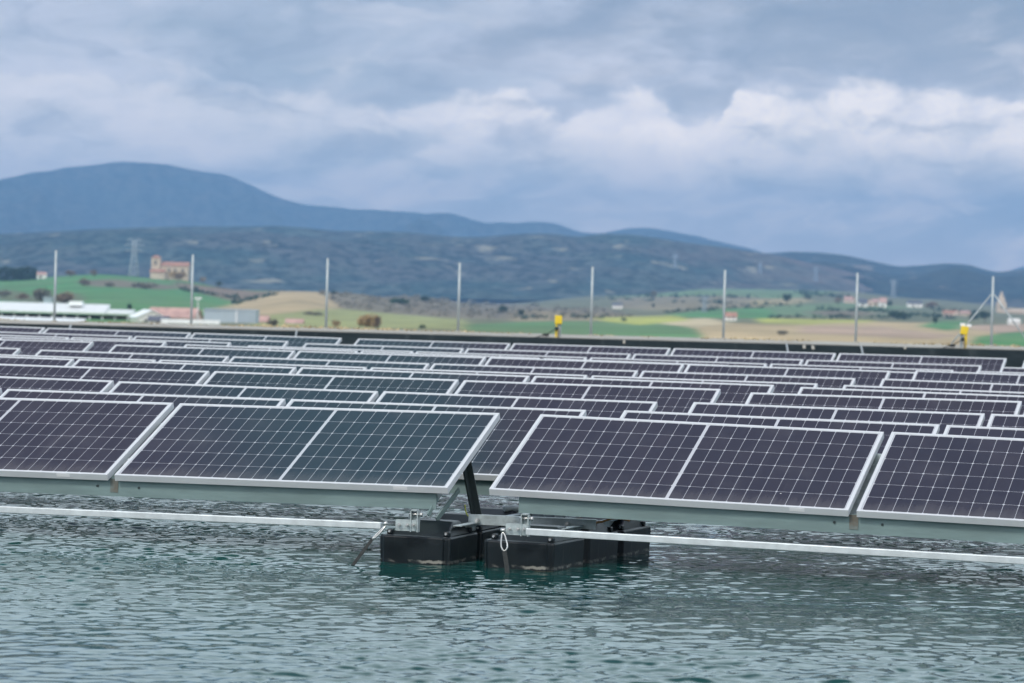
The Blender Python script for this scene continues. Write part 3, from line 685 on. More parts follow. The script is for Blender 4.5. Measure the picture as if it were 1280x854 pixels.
for px, lb in ((89, 'pale strap down the liner near the left end of the bank'), (371, 'pale strap down the liner below the tan field'), (983, 'pale strap down the liner beside a pair of tags'), (1076, 'pale strap down the liner below the village')):
    p = at(px, 420, 58); mb = MB().bar((p.x, 57.93, .59), (p.x, 56.3, -.06), .028, .012); tag(mb.build('liner_strap', M['grey']), lb, 'strap', 'straps over the bank liner')

# ------------------------------------------------------------------ buildings
def mpp(p): return p.y/F
def gable(name, label, cat, base, w, d, h, rh, wall, roof, yaw=0.0, ridge='x', wins=(), over=.35, chimney=False, group=None, door=True):
    e = empty(name, base, yaw)
    wb = MB(); hw, hd = w/2, d/2
    if ridge == 'x': wb.add([(-hw, -hd, -2), (hw, -hd, -2), (hw, hd, -2), (-hw, hd, -2), (-hw, -hd, h), (hw, -hd, h), (hw, hd, h), (-hw, hd, h), (-hw, 0, h+rh), (hw, 0, h+rh)],
                            [(0, 1, 5, 4), (2, 3, 7, 6), (1, 2, 6, 9, 5), (3, 0, 4, 8, 7)])
    else: wb.add([(-hw, -hd, -2), (hw, -hd, -2), (hw, hd, -2), (-hw, hd, -2), (-hw, -hd, h), (hw, -hd, h), (hw, hd, h), (-hw, hd, h), (0, -hd, h+rh), (0, hd, h+rh)],
                 [(1, 2, 6, 5), (3, 0, 4, 7), (0, 1, 5, 8, 4), (2, 3, 7, 9, 6)])
    wb.build('wall', wall, e)
    rb = MB(); t = .18
    if ridge == 'x':
        L = w+2*over; k = rh/hd; yo = hd+over
        prof = [(-yo, h-k*over+.04), (0, h+rh+.04), (yo, h-k*over+.04), (yo, h-k*over+t), (0, h+rh+t+.02), (-yo, h-k*over+t)]
        vs = [(x, y, z) for x in (-L/2, L/2) for y, z in prof]
    else:
        L = d+2*over; k = rh/hw; xo = hw+over
        prof = [(-xo, h-k*over+.04), (0, h+rh+.04), (xo, h-k*over+.04), (xo, h-k*over+t), (0, h+rh+t+.02), (-xo, h-k*over+t)]
        vs = [(x, y, z) for y in (L/2, -L/2) for x, z in prof]
    rb.add(vs, [(5, 4, 1, 0), (4, 3, 2, 1), (6, 7, 10, 11), (7, 8, 9, 10), (0, 1, 7, 6), (1, 2, 8, 7), (2, 3, 9, 8), (3, 4, 10, 9), (4, 5, 11, 10), (5, 0, 6, 11)])
    ro = rb.build('roof', roof, e)
    if chimney: MB().box((w*.25, 0, h+rh+.4), (.7, .7, 1.4)).build('chimney', wall, ro)
    for x, z, ww, wh in wins: MB().box((x, -hd-.02, z), (ww, .08, wh)).build('window', M['window'], e)
    if door: MB().box((-w*.1, -hd-.02, 1.05), (1.0, .08, 2.1)).build('door', M['trunk'], e)
    return tag(e, label, cat, group)

# hilltop church
cb_ = onground(210, 349, 900); D = 1935.; cb_ = at(211, 348.5, D); cb_.z = min(cb_.z, float(ground_z(cb_.x*F/D, D))) ; m = D/F
e = empty('hilltop_church', at(211, 348, D))
bz = float(ground_z(e.location.x*F/D, D))-e.location.z
nv = MB(); L, dp, hn = 37*m, 11, 17.5*m
x0 = -10*m; x1 = 24*m
def gb(mb, xa, xb, ya, yb, h, rh, z0):
    ym = (ya+yb)/2
    mb.add([(xa, ya, z0), (xb, ya, z0), (xb, yb, z0), (xa, yb, z0), (xa, ya, h), (xb, ya, h), (xb, yb, h), (xa, yb, h), (xa, ym, h+rh), (xb, ym, h+rh)], [(0, 1, 5, 4), (2, 3, 7, 6), (1, 2, 6, 9, 5), (3, 0, 4, 8, 7)])
def rf(mb, xa, xb, ya, yb, h, rh, o=.4, t=.35):
    ym = (ya+yb)/2; k = rh/(ym-ya)
    pr = [(ya-o, h-k*o+.03), (ym, h+rh+.03), (yb+o, h-k*o+.03), (yb+o, h-k*o+t), (ym, h+rh+t), (ya-o, h-k*o+t)]
    mb.add([(x, y, z) for x in (xa-o, xb+o) for y, z in pr], [(5, 4, 1, 0), (4, 3, 2, 1), (6, 7, 10, 11), (7, 8, 9, 10), (0, 1, 7, 6), (1, 2, 8, 7), (2, 3, 9, 8), (3, 4, 10, 9), (4, 5, 11, 10), (5, 0, 6, 11)])
gb(nv, x0, x1, 0, 11, 15.5*m, 4.5*m, bz-6); nv.build('nave_wall', M['stone'], e)
r_ = MB(); rf(r_, x0, x1, 0, 11, 15.5*m, 4.5*m); r_.build('nave_roof', M['terracotta'], e)
tw = MB().box((-17*m, 4, (25*m+bz-6)/2), (11*m, 7, 25*m-bz+6)); tw.build('bell_tower', M['stone'], e)
MB().frustum((-17*m, 4), (12.5*m, 8), (3*m, 2), 25*m, 28.5*m).build('tower_roof', M['terracotta'], e)
for zz in (19*m, ): MB().box((-17*m, .47, zz), (1.2, .1, 2.4)).build('belfry_opening', M['window'], e)
pw = MB().box((-13.5*m, -2, (7*m+bz-6)/2), (18*m, 4.0, 7*m-bz+6)); pw.build('porch_wall', M['stone'], e)
MB().add([(-23.2*m, -4.4, 7*m), (-4*m, -4.4, 7*m), (-4*m, .05, 10.5*m), (-23.2*m, .05, 10.5*m), (-23.2*m, -4.4, 7*m+.3), (-4*m, -4.4, 7*m+.3), (-4*m, .05, 10.5*m+.3), (-23.2*m, .05, 10.5*m+.3)], [(3, 2, 1, 0), (4, 5, 6, 7), (0, 1, 5, 4), (1, 2, 6, 5), (2, 3, 7, 6), (3, 0, 4, 7)]).build('porch_roof', M['terracotta'], e)
for xx in (0, 8, 17): MB().box((xx*m, -.03, 10*m), (1.0, .1, 2.2)).build('window', M['window'], e)
bt = MB()
for xx in (4.2, 12.5, 22.5): bt.box((xx*m, -.5, (12*m+bz-6)/2), (1.2, 1.0, 12*m-bz+6))
bt.build('buttress', M['stone'], e)
tag(e, 'old stone church with red tiled roof and bell tower on the green hill', 'church')

# village church with spire, right edge
D = 2450.; m = D/F; e = empty('village_church', at(1252, 405, D))
MB().box((0, 5, 10.5*m), (11.5*m, 8, 33*m)).build('bell_tower', M['stone'], e)
MB().frustum((0, 5), (8.5*m, 6), (7*m, 5), 27*m, 32.5*m).build('belfry', M['stone'], e)
MB().frustum((0, 5), (5.5*m, 4), (.8*m, .5), 32.5*m, 41*m).build('spire', M['stone'], e)
for zz in (21,): MB().box((0, .95, zz*m), (1.3, .12, 2.6)).build('belfry_opening', M['window'], e)
nb = MB(); gb(nb, 6*m, 44*m, 1, 15, 15*m, 4*m, -6*m); nb.build('nave_wall', M['stone'], e)
r_ = MB(); rf(r_, 6*m, 44*m, 1, 15, 15*m, 4*m); r_.build('nave_roof', M['stone_roof'], e)
for xx in (12, 20, 29): MB().box((xx*m, .97, 9*m), (1.2, .1, 2.6)).build('window', M['window'], e)
tag(e, 'village church with a tall pointed bell tower, at the right end', 'church')

# long white shed and its neighbours, left
def wavy_roof(x0, x1, y0, y1, z0, z1, n, amp):      # roof of many narrow arched bays
    mb = MB(); vs = []; k = 6*n
    for i in range(k+1):
        x = x0+(x1-x0)*i/k; w = amp*abs(math.sin(PI*i/6))
        vs += [(x, y0, z0+w), (x, y1, z1+w), (x, y1, z1+w-.25), (x, y0, z0+w-.25)]
    fs = []
    for i in range(k): fs += [(4*i+j, 4*i+4+j, 4*i+4+(j+1) % 4, 4*i+(j+1) % 4) for j in range(4)]
    fs += [(3, 2, 1, 0), (4*k, 4*k+1, 4*k+2, 4*k+3)]
    return mb.add(vs, fs, False)
D = 600.; m = D/F; e = empty('white_shed', at(60, 400, D)); e.location.z = -8.6
def lz(py, px=60): return at(px, py, D).z-e.location.z
X0 = -150*m; tilt_ = .0265
zr = lz(391)
wavy_roof(X0, 70*m, 0, 9, lz(390.3), lz(381), 66, .34).build('roof', M['shed_roof'], e)
wavy_roof(70*m+.3, 105*m, -.5, 5, lz(392.6, 150), lz(389, 150), 12, .34).build('lower_roof', M['shed_roof'], e)
MB().box(((X0+105*m)/2, 6, lz(396)/2), (105*m-X0, .3, lz(396)+1)).build('back_wall', M['shed_dark'], e)
for i in range(16): MB().box((X0+2+i*2.4, .3, lz(392)/2-.2), (.22, .22, lz(392)-.2)).build('post', M['white'], e)
MB().box((30*m, 5.5, lz(379)), (16*m, 3, .8)).build('roof_box', M['shed_roof'], e)
tag(e, 'long white open shed with a scalloped sheet roof, by the left edge', 'shed')
e = empty('low_greenhouse', (at(30, 402, 560.).x, 560, -8.5)); D = 560.; m = D/F
wavy_roof(-140*m, 72*m, 0, 6, lz(401, 30), lz(398, 30), 60, .2).build('roof', M['shed_roof'], e)
MB().box((-34*m, .4, lz(401.3, 30)/2-.3), (212*m, .2, lz(401.3, 30)-.3)).build('wall', M['shed_roof'], e)
tag(e, 'low white greenhouse roof right behind the bank at the left edge', 'greenhouse')
D = 640.; m = D/F; p = at(60, 385, D); e = empty('water_tank', p)
bevel(MB().box((0, 0, 5*m), (10.5*m, 2, 15*m)).build('tank_body', M['clad'], e), .2, 2)
MB().box((0, 0, 13.2*m), (12*m, 2.3, .25)).build('lid', M['clad_dark'], e); tag(e, 'small pale blue tank standing behind the white shed roof', 'tank')
# grey warehouse
D = 610.; m = D/F; e = empty('grey_warehouse', at(287, 409, D))
h0 = at(287, 388.3, D).z-e.location.z
bevel(MB().box((0, 4, h0/2-1), (65*m, 8, h0+2)).build('wall', M['clad'], e), .05, 1)
MB().box((20.5*m, -.06, h0/2-1), (24*m, .1, h0+1.9)).build('end_panel', M['clad_dark'], e)
MB().box((0, 4, h0+.1), (66.5*m, 8.3, .2)).build('roof', M['clad_dark'], e)
MB().box((8.3*m, -.1, h0/2-1), (.25, .14, h0+2)).build('corner_trim', M['white'], e)
tag(e, 'plain grey box warehouse behind the bank', 'warehouse')
def px_house(name, label, cat, xa, xb, yb, ye, yr, D, wall, roof, ridge='x', dep=7, chimney=False, wins=2, group=None, yaw=0.0, over=.35):
    m = D/F; b = at((xa+xb)/2, yb, D); w = (xb-xa)*m; h = (yb-ye)*m; rh = (ye-yr)*m
    ws = [((i-(wins-1)/2)*w/max(wins, 1)*.8, h*.6, min(1.1, w*.12), min(1.2, h*.3)) for i in range(wins)]
    b.y += dep/2
    return gable(name, label, cat, b, w, dep, h, rh, wall, roof, yaw, ridge, ws, over, chimney, group, door=h > 2.6)
px_house('house', 'white gabled house between the shed and the red roofed barn', 'house', 164, 200, 405, 397, 388.5, 585., M['plaster'], M['shed_roof'], 'y', 6, False, 2, yaw=R(20))
px_house('barn', 'low barn with a faded red tiled roof behind the white house', 'barn', 186, 244, 405, 397, 386, 640., M['plaster_pink'], M['terracotta_pale'], 'x', 9, False, 2, yaw=R(-6))
px_house('shed', 'small dark grey roofed shed in front of the red roofed barn', 'shed', 186, 208, 406, 401, 396.5, 560., M['plaster'], M['grey_roof'], 'x', 4, False, 1)
D = 540.; m = D/F; p = at(238, 405, D); e = empty('white_fence', p)
MB().box((0, 0, .4), (74*m, .15, 5*m)).build('panel', M['shed_roof'], e)
for i in range(9): MB().box(((i-4)*9*m, -.1, .45), (.1, .1, 5.6*m)).build('post', M['white'], e)
tag(e, 'low white board fence in front of the red roofed barn', 'fence')
D = 600.; m = D/F; p = at(247, 405, D); e = empty('street_lamp', p); hh = at(247, 373, D).z-p.z
MB().tube([(0, 0, -1), (0, 0, hh)], [.10, .06], 8).build('pole', M['white'], e); MB().box((0, 0, hh), (1.3, .5, .32)).build('lamp_head', M['white'], e)
tag(e, 'white street lamp between the red roofs and the grey warehouse', 'street lamp')
px_house('house', 'tiny pale house with reddish roof beside the grey warehouse', 'house', 318, 334, 408, 402, 396, 650., M['plaster_pink'], M['terracotta_pale'], 'x', 4, False, 1)
px_house('house', 'small white house with pink roof left of the brown bush', 'house', 358, 377, 409, 405, 400, 640., M['plaster'], M['terracotta_pale'], 'x', 4, False, 1)
px_house('house', 'small white house at the end of the dark hedge', 'house', 46, 57, 349, 343.5, 340.5, 1900., M['plaster'], M['terracotta_pale'], 'x', 5, False, 1)
# village houses on the right
VG = 'small houses of the far village'
for i, (xa, xb, yb, ye, yr, wl, rfm, lb) in enumerate((
    (1056, 1066, 379, 375, 371, 'plaster_pink', 'terracotta_pale', 'pinkish village house, leftmost of the hilltop row'),
    (1067, 1073, 380, 375, 372.5, 'stone', 'terracotta', 'narrow stone village house behind the fence post'),
    (1074, 1084, 384, 379, 374, 'plaster', 'grey_roof', 'white village house just right of the fence post'),
    (1085, 1091, 383, 378, 374.5, 'plaster_pink', 'terracotta', 'small pink village house in the middle of the row'),
    (1091, 1099, 383, 377.5, 374, 'stone', 'terracotta_pale', 'stone village house left of the white gable'),
    (1100, 1108, 384.5, 378, 372.5, 'plaster', 'terracotta_pale', 'white gabled village house at the right of the row'),
    (1135, 1153, 384.5, 379.5, 376, 'plaster', 'grey_roof', 'wide white farmhouse alone on the ridge right of the village'),
    (1180, 1192, 396, 391.5, 388.5, 'plaster_pink', 'terracotta', 'orange-pink house low on the slope'),
    (1193, 1200, 394, 390.5, 388, 'plaster_pink', 'terracotta', 'small red-roofed house next to the orange-pink one'),
    (1201, 1213, 395, 391.5, 389, 'stone', 'terracotta_pale', 'stone house behind the diagonal stay'),
    (1262, 1275, 406, 402, 399, 'plaster', 'plaster', 'small white building at the foot of the village church'),
    (907, 921, 401, 396, 391, 'plaster', 'terracotta', 'little white hut with red roof among the fields'),
    (766, 778, 386, 381.5, 379, 'plaster', 'grey_roof', 'pale farm building among the scrub left of the fields'))):
    D = onground((xa+xb)/2, yb, 700).y
    px_house('house', lb, 'house', xa, xb, yb, ye, yr, D, M[wl], M[rfm], 'x' if (xb-xa) > 7 else 'y', 9, False, 2 if xb-xa > 8 else 1, VG)
px_house('manor_house', 'long white building alone high on the dark far hill', 'house', 1204, 1222, 352.0, 348.8, 346.6, 5700., M['plaster'], M['plaster'], 'x', 14, False, 4)

# ------------------------------------------------------------------ pylons
def pylon(px, yb, yt, D, label, r=.16, wid=.22):
    b = at(px, yb, D); h = at(px, yt, D).z-b.z; e = empty('power_pylon', b, R(12))
    w0 = h*wid/2*1.15; w1 = h*.05
    wd = lambda t: w0+(w1-w0)*min(1, t/.62)
    mb = MB(); lv = [0, .16, .31, .44, .55, .64, .73, .82, .91]
    for sx in (-1, 1):
        for sy in (-1, 1):
            mb.tube([(sx*wd(t), sy*wd(t), t*h) for t in (-.05, .62, .93)], r, 5)
    for a, c in zip(lv, lv[1:]):
        for s_ in (-1, 1):
            A, C = wd(a), wd(c)
            mb.tube([(-A, s_*A, a*h), (C, s_*C, c*h)], r*.6, 4); mb.tube([(A, s_*A, a*h), (-C, s_*C, c*h)], r*.6, 4)
            mb.tube([(s_*A, -A, a*h), (s_*C, C, c*h)], r*.6, 4); mb.tube([(-C, s_*C, c*h), (C, s_*C, c*h)], r*.6, 4)
    mb.build('lattice_tower', M['pylon'], e)
    for z, l in ((.66, .20), (.80, .24), (.93, .17)):
        am = MB(); 
        for s_ in (-1, 1):
            am.tube([(s_*w1, 0, z*h), (s_*l*h, 0, (z+.015)*h)], r*.8, 4); am.tube([(s_*w1, 0, (z+.055)*h), (s_*l*h, 0, (z+.015)*h)], r*.6, 4)
            am.tube([(s_*l*h, 0, (z+.015)*h), (s_*l*h, 0, (z-.03)*h)], r*.7, 4)
        am.tube([(-w1*1.2, 0, z*h), (w1*1.2, 0, z*h)], r*.8, 4)
        am.build('crossarm', M['pylon'], e)
    tag(e, label, 'pylon', 'lattice power pylons across the valley')
pylon(167, 347, 297, 2000., 'big lattice power pylon on the green hill left of the church', .30)
pylon(1116.5, 373, 349, 3300., 'lattice power pylon standing between the two village house groups', .30)
pylon(880, 402, 368, 1650., 'slender pale power pylon among the fields left of the thin post', .12)
pylon(843.5, 335, 316, 4350., 'faint power pylon on the brown hill, leftmost of three', .30)
pylon(950, 343, 328, 4500., 'faint power pylon on the brown hill, middle one of three', .30)
pylon(1019.5, 352, 333, 4500., 'faint power pylon on the hill slope, rightmost of three', .30)

# ------------------------------------------------------------------ trees, hedges, scrub
def crown_mb(w, d, h, n, leaf, seed, z0):
    r = random.Random(seed); mb = MB(); lobes = [(r.uniform(-.28, .28)*w, r.uniform(-.28, .28)*d, z0+h*r.uniform(.3, .72), r.uniform(.24, .4)) for _ in range(7)]
    for i in range(n):
        lx, ly, lz_, lr = r.choice(lobes); th = r.uniform(0, 2*PI); cz = r.uniform(-1, 1); q = r.random()**.4; s = math.sqrt(1-cz*cz)
        c = Vector((lx+math.cos(th)*s*lr*w*q, ly+math.sin(th)*s*lr*d*q, max(z0*.5, lz_+cz*lr*h*q)))
        a = Vector((r.gauss(0, 1), r.gauss(0, 1), r.gauss(0, 1))).normalized(); b = a.orthogonal().normalized(); cc = a.cross(b); l = leaf*r.uniform(.6, 1.3)
        mb.add([c+b*l, c+cc*l*.6, c-b*l, c-cc*l*.6], [(0, 1, 2, 3)])
    return mb
def tree(name, label, px, yb, yt, wpx, leafm, n=420, group=None, D=None, trunk=True, cat='tree'):
    p = onground(px, yb, 430) if D is None else at(px, yb, D); D = p.y; m = D/F; h = (yb-yt)*m; w = wpx*m; sd = int(px*7+yb)
    e = empty(name, p); z0 = h*.18 if trunk else 0
    if trunk:
        tb = MB().tube([(0, 0, -.6), (w*.02, 0, h*.3), (-w*.01, 0, h*.6)], [h*.035, h*.025, h*.012], 7)
        r = random.Random(sd)
        for k in range(5):
            a = r.uniform(0, 2*PI); tb.tube([(w*.01, 0, h*(.22+.06*k)), (math.cos(a)*w*.25, math.sin(a)*w*.25, h*(.42+.07*k))], [h*.014, h*.006], 5)
        tb.build('trunk', M['trunk'], e)
    else:
        tb = MB()
        for k in range(6):
            a = k*1.05; tb.tube([(math.cos(a)*w*.08, math.sin(a)*w*.05, -.3), (math.cos(a)*w*.3, math.sin(a)*w*.2, h*.6)], [h*.03, h*.01], 5)
        tb.build('stem', M['trunk'], e)
    crown_mb(w, w*.8, h-z0, n, max(w, h)*.055+.05, sd, z0).build('crown' if trunk else 'foliage', M[leafm], e)
    return tag(e, label, cat, group)
TG = 'trees and bushes scattered over the far fields'
T = [('bush', 'broad rusty brown bush just beyond the bank, right of the third post', 462, 409, 391, 34, 'leaf_rust', 900, False), ('bush', 'small rusty bush at the foot of the third fence post', 420, 409, 400, 13, 'leaf_rust', 350, False),
     ('bush', 'narrow dark bush at the right side of the rusty one', 472, 410, 395, 9, 'leaf_brown', 350, False),
     ('bush', 'round bare grey-brown bush above the white shed roof', 53, 377, 357, 24, 'leaf_grey', 700, False), ('bush', 'rounded brown bush right of the first fence post', 81, 380, 364, 26, 'leaf_brown', 700, False),
     ('bush', 'low reddish bush on the green slope left of the grey one', 28, 374, 366, 16, 'leaf_brown', 350, False), ('bush', 'greyish bush cut by the left picture edge', 5, 372, 362, 18, 'leaf_grey', 350, False),
     ('pine_tree', 'tiny dark conifer behind the white shed end', 162, 391, 379, 6, 'leaf_dark', 250, True),
     ('tree', 'brown leafless tree in front of the church nave', 222, 353, 340, 22, 'leaf_rust', 600, True), ('tree', 'small tree on the slope right of the church', 253, 355, 346, 9, 'leaf_rust', 300, True), ('tree', 'dark little tree lower down the slope right of the church', 273, 360, 350, 8, 'leaf_dark', 300, True),
     ('bush', 'dark low bush on the green hill below the pylon', 137, 359, 353, 16, 'leaf_grey', 350, False), ('bush', 'long dark bush strip on the green hill below the church', 180, 361, 354, 34, 'leaf_grey', 700, False), ('bush', 'pinkish brown bush patch at the top of the green hill', 107, 357, 348, 18, 'leaf_brown', 400, False),
     ('tree', 'bare tree on the crest between first post and pylon', 118, 347, 336, 11, 'leaf_brown', 350, True), ('tree', 'bare low tree on the crest right of the first post', 88, 347, 338, 14, 'leaf_brown', 350, True), ('tree', 'rusty tree rising behind the end of the dark hedge', 42, 345, 330, 9, 'leaf_rust', 300, True),
     ('tree', 'large dark green tree on the light green strip', 984, 381, 366, 13, 'leaf_dark', 500, True), ('tree', 'dark round tree right of the large dark one', 1010, 376, 367, 10, 'leaf_dark', 400, True), ('tree', 'greyish tree in the fields left of the faint pylon', 816, 375, 362, 11, 'leaf_grey', 400, True),
     ('tree', 'small dark tree left of the pale slender pylon', 816.5, 386, 379, 5, 'leaf_dark', 250, True), ('cypress', 'dark upright tree right of the wide farmhouse slope', 1168.5, 406, 394, 7, 'leaf_dark', 350, True), ('bush', 'dark hedge bushes below the white farmhouse', 1125, 399, 389, 34, 'leaf_dark', 600, False),
     ('tree', 'dark green tree at the edge of the scrub slope', 628, 393, 381, 14, 'leaf_dark', 500, True), ('tree', 'dark green tree high on the scrub slope', 532, 379, 369, 15, 'leaf_dark', 500, True), ('tree', 'broad green trees in the middle of the scrub slope', 500, 382, 373, 26, 'leaf_green', 600, True), ('tree', 'small tree at the top edge of the tan field', 416, 370, 363, 8, 'leaf_dark', 300, True),
     ('bush', 'dark bush line across the pale field behind the third post', 391, 394, 390, 24, 'leaf_grey', 400, False), ('bush', 'dark low bushes beside the fourth fence post', 528, 411, 406, 10, 'leaf_dark', 300, False), ('tree', 'dark tree left of the first mooring post', 652, 397, 386, 10, 'leaf_dark', 400, True),
     ('bush', 'small dark bush on the yellow field edge', 780, 402, 397, 7, 'leaf_dark', 250, False), ('bush', 'greyish bush alone on the tan field', 979, 419, 413, 16, 'leaf_grey', 350, False), ('tree', 'dark tree left of the village church tower', 1231, 404, 388, 13, 'leaf_dark', 450, True), ('tree', 'dark tree cluster between the pink houses and the church', 1216, 402, 391, 16, 'leaf_dark', 450, True),
     ('tree', 'low tree at the left of the hilltop village', 1048, 381, 371, 12, 'leaf_brown', 350, True), ('tree', 'dark tree among the village houses', 1113, 384, 376, 10, 'leaf_dark', 350, True), ('tree', 'brown tree patch behind the lone farmhouse', 1163, 386, 377, 18, 'leaf_brown', 400, True), ('bush', 'bush beside the small pink roofed house', 342, 409, 398, 16, 'leaf_grey', 350, False)]
for nm, lb, px, yb, yt, w, lm, n, tr in T: tree(nm, lb, px, yb, yt, w, lm, n, TG, trunk=tr, cat='bush' if nm == 'bush' else 'tree')
# dark clipped hedge, left
p0 = onground(-60, 351, 900); p1 = onground(45, 349.5, 900); e = empty('evergreen_hedge', p0); m = p0.y/F; mb = MB(); r = random.Random(4)
for i in range(2600):
    t = r.random(); q = p0.lerp(p1, t); c = Vector((q.x, q.y+r.uniform(-2, 2), q.z+r.uniform(-.5, 15.5*m+1.0*math.sin(t*23)*.5)))-p0
    a = Vector((r.gauss(0, 1), r.gauss(0, 1), r.gauss(0, 1))).normalized(); b = a.orthogonal().normalized(); cc = a.cross(b); l = r.uniform(.5, 1.1)
    mb.add([c+b*l, c+cc*l*.7, c-b*l, c-cc*l*.7], [(0, 1, 2, 3)])
mb.build('foliage', M['leaf_dark'], e); tb = MB()
for i in range(12): q = p0.lerp(p1, (i+.5)/12)-p0; tb.tube([q+Vector((0, 0, -.5)), q+Vector((0, 0, 5))], .2, 5)
tb.build('trunk', M['trunk'], e); tag(e, 'dark clipped evergreen hedge at the left edge of the green hill', 'hedge')
# uncountable scrub on the slope and hedgerows
mb = MB(); r = random.Random(9); cnt = 0
while cnt < 330:
    px = r.uniform(400, 790); py = r.uniform(364, 399)
    top = np.interp(px, [400, 500, 600, 700, 790], [365, 368, 378, 386, 388]); bot = np.interp(px, [400, 424, 480, 600, 790], [370, 384, 390, 399, 396])
    if py < top or py > bot: continue
    p = onground(px, py, 700); s_ = r.uniform(.4, 1.7)*p.y/1500; cnt += 1
    for k in range(14):
        c = p+Vector((r.gauss(0, .6), r.gauss(0, .6), abs(r.gauss(.35, .35))))*s_; a = Vector((r.gauss(0, 1), r.gauss(0, 1), r.gauss(0, 1))).normalized(); b = a.orthogonal().normalized(); cc = a.cross(b); l = s_*r.uniform(.3, .6)
        mb.add([c+b*l, c+cc*l*.7, c-b*l, c-cc*l*.7], [(0, 1, 2, 3)])
tag(mb.build('scrub', M['leaf_grey']), 'grey-brown scrub covering the slope in the middle distance', 'scrub', kind='stuff')
mb = MB(); r = random.Random(19); LINES = [((740, 374), (1000, 383)), ((960, 397), (1110, 398)), ((1110, 392), (1200, 399)), ((830, 391), (960, 384)), ((760, 371), (980, 372)), ((1000, 367), (1060, 373)), ((640, 398), (760, 397)), ((1020, 388), (1110, 390)), ((1160, 386), (1240, 396)), ((290, 380), (345, 368)), ((225, 362), (300, 374))]
for (xa, ya), (xb, yb) in LINES:
    for k in range(46):
        t = r.random(); p = onground(xa+(xb-xa)*t, ya+(yb-ya)*t+r.gauss(0, .7), 900); s_ = r.uniform(.5, 2.0)*p.y/1800
        for q in range(10):
            c = p+Vector((r.gauss(0, .8), r.gauss(0, .6), abs(r.gauss(.4, .4))))*s_; a = Vector((r.gauss(0, 1), r.gauss(0, 1), r.gauss(0, 1))).normalized(); b = a.orthogonal().normalized(); cc = a.cross(b); l = s_*r.uniform(.3, .6)
            mb.add([c+b*l, c+cc*l*.7, c-b*l, c-cc*l*.7], [(0, 1, 2, 3)])
tag(mb.build('hedgerow_scrub', M['leaf_dark']), 'straggling dark hedgerow growth between the far fields', 'scrub', kind='stuff')

# ------------------------------------------------------------------ air
HAZE = 1.3e-4
hz = MB().box((0, 6300, 190), (25000, 16600, 480)); m_, nt, b = newmat('haze_air'); nt.nodes.remove(b)
pv = nt.nodes.new('ShaderNodeVolumePrincipled'); pv.inputs['Color'].default_value = (.33, .61, 1.0, 1); pv.inputs['Density'].default_value = HAZE; pv.inputs['Anisotropy'].default_value = .1
nt.links.new(pv.outputs[0], nt.nodes['Material Output'].inputs['Volume'])
tag(hz.build('haze', m_), 'pale blue distance haze over the valley', 'haze', kind='stuff')

# ------------------------------------------------------------------ sky and sun
SUN_EL, SUN_AZ = R(42), R(215)
W = bpy.data.worlds.new('World'); S.world = W; W.use_nodes = True; nt = W.node_tree; bg = nt.nodes['Background']
sky = nt.nodes.new('ShaderNodeTexSky'); sky.sky_type = 'NISHITA'; sky.sun_disc = False; sky.sun_elevation = SUN_EL; sky.sun_rotation = SUN_AZ
dv = coord(nt, 'Generated'); x, y, z = sep(nt, dv)
az = x.m('ARCTAN2', y); el = z.m('ARCSINE')
ST = .1
def C(r, g, b): return (r/ST, g/ST, b/ST)
flat = comb(nt, az*14.0, el*46.0, 0.0); big = noise(nt, flat, .55, 5, .55); fine = noise(nt, flat, 1.5, 7, .6)
soft = noise(nt, comb(nt, az*8.0, el*40.0, 3.0), .8, 3, .5)
zz = z.max(.0)+.11; dome = noise(nt, comb(nt, x/zz, y/zz, 1.0), .55, 6, .58)
wx = noise(nt, comb(nt, az*22.0, el*60.0, 5.0), 1.0, 4, .6)
grey = noise(nt, comb(nt, az*7.0+wx*.5, el*34.0+wx*.35, 9.0), 1.0, 5, .55)
base = mixc(nt, grey.step(.30, .70), C(.25, .345, .47), C(.46, .55, .71))
# higher overcast: brighter above the picture, dull violet grey overhead
up = mixc(nt, dome.step(.35, .66), C(.58, .82, .98), C(1.52, 1.84, 2.02))
c = mixc(nt, el.step(.088, .20), base, up)
back = y.step(.0, -.3)*el.step(.0, .25); c = mixc(nt, back, c, mixc(nt, dome.step(.35, .66), C(1.0, 1.05, 1.15), C(1.8, 1.8, 1.8)))
hi = mixc(nt, dome.step(.38, .64), C(.23, .24, .36), C(.40, .40, .55)); c = mixc(nt, el.step(.45, .68)*y.step(-.3, .1), c, hi)
gapm = az.step(-.295, -.225)*az.step(-.125, -.170)*el.step(.5, .6)*el.step(1.15, .95)*y.gt(0.0)
c = mixc(nt, gapm*.95, c, C(.19, .47, .57))
# the bright cumulus bank low over the hills: lit ragged tops, soft grey undersides
rp = nt.nodes.new('ShaderNodeValToRGB'); cr = rp.color_ramp
TOPS = [(-500, 95), (0, 85), (150, 97), (300, 113), (430, 122), (480, 150), (535, 120), (640, 108), (705, 152), (770, 118), (805, 106), (845, 150), (900, 150), (913, 108), (1000, 112), (1070, 110), (1180, 116), (1290, 130), (1800, 100)]
A0, A1 = -.3, .3
for i, (px, py) in enumerate(TOPS):
    p_ = ((px-640)/F-A0)/(A1-A0); v_ = (YH-(py-.02645*(px-640)))/F*10
    e_ = cr.elements[i] if i < 2 else cr.elements.new(p_)
    e_.position = p_; e_.color = (v_, v_, v_, 1)
azw = az+(wx-.5)*.02+(noise(nt, comb(nt, az*60.0, el*90.0, 2.0), 1.0, 4, .6)-.5)*.016
nt.links.new(((azw-A0)*(1/(A1-A0))).k, rp.inputs[0])
tv = sep(nt, X(nt, rp.outputs[0]))[0]*.1
puff = noise(nt, comb(nt, az*60.0, el*80.0, 4.0), 1.0, 6, .62, dist=.4)
dd = tv-el+(wx-.5)*.012+(puff-.5)*.014
amt = (az+(grey-.5)*.10).step(-.12, .10, .35, 1.0)
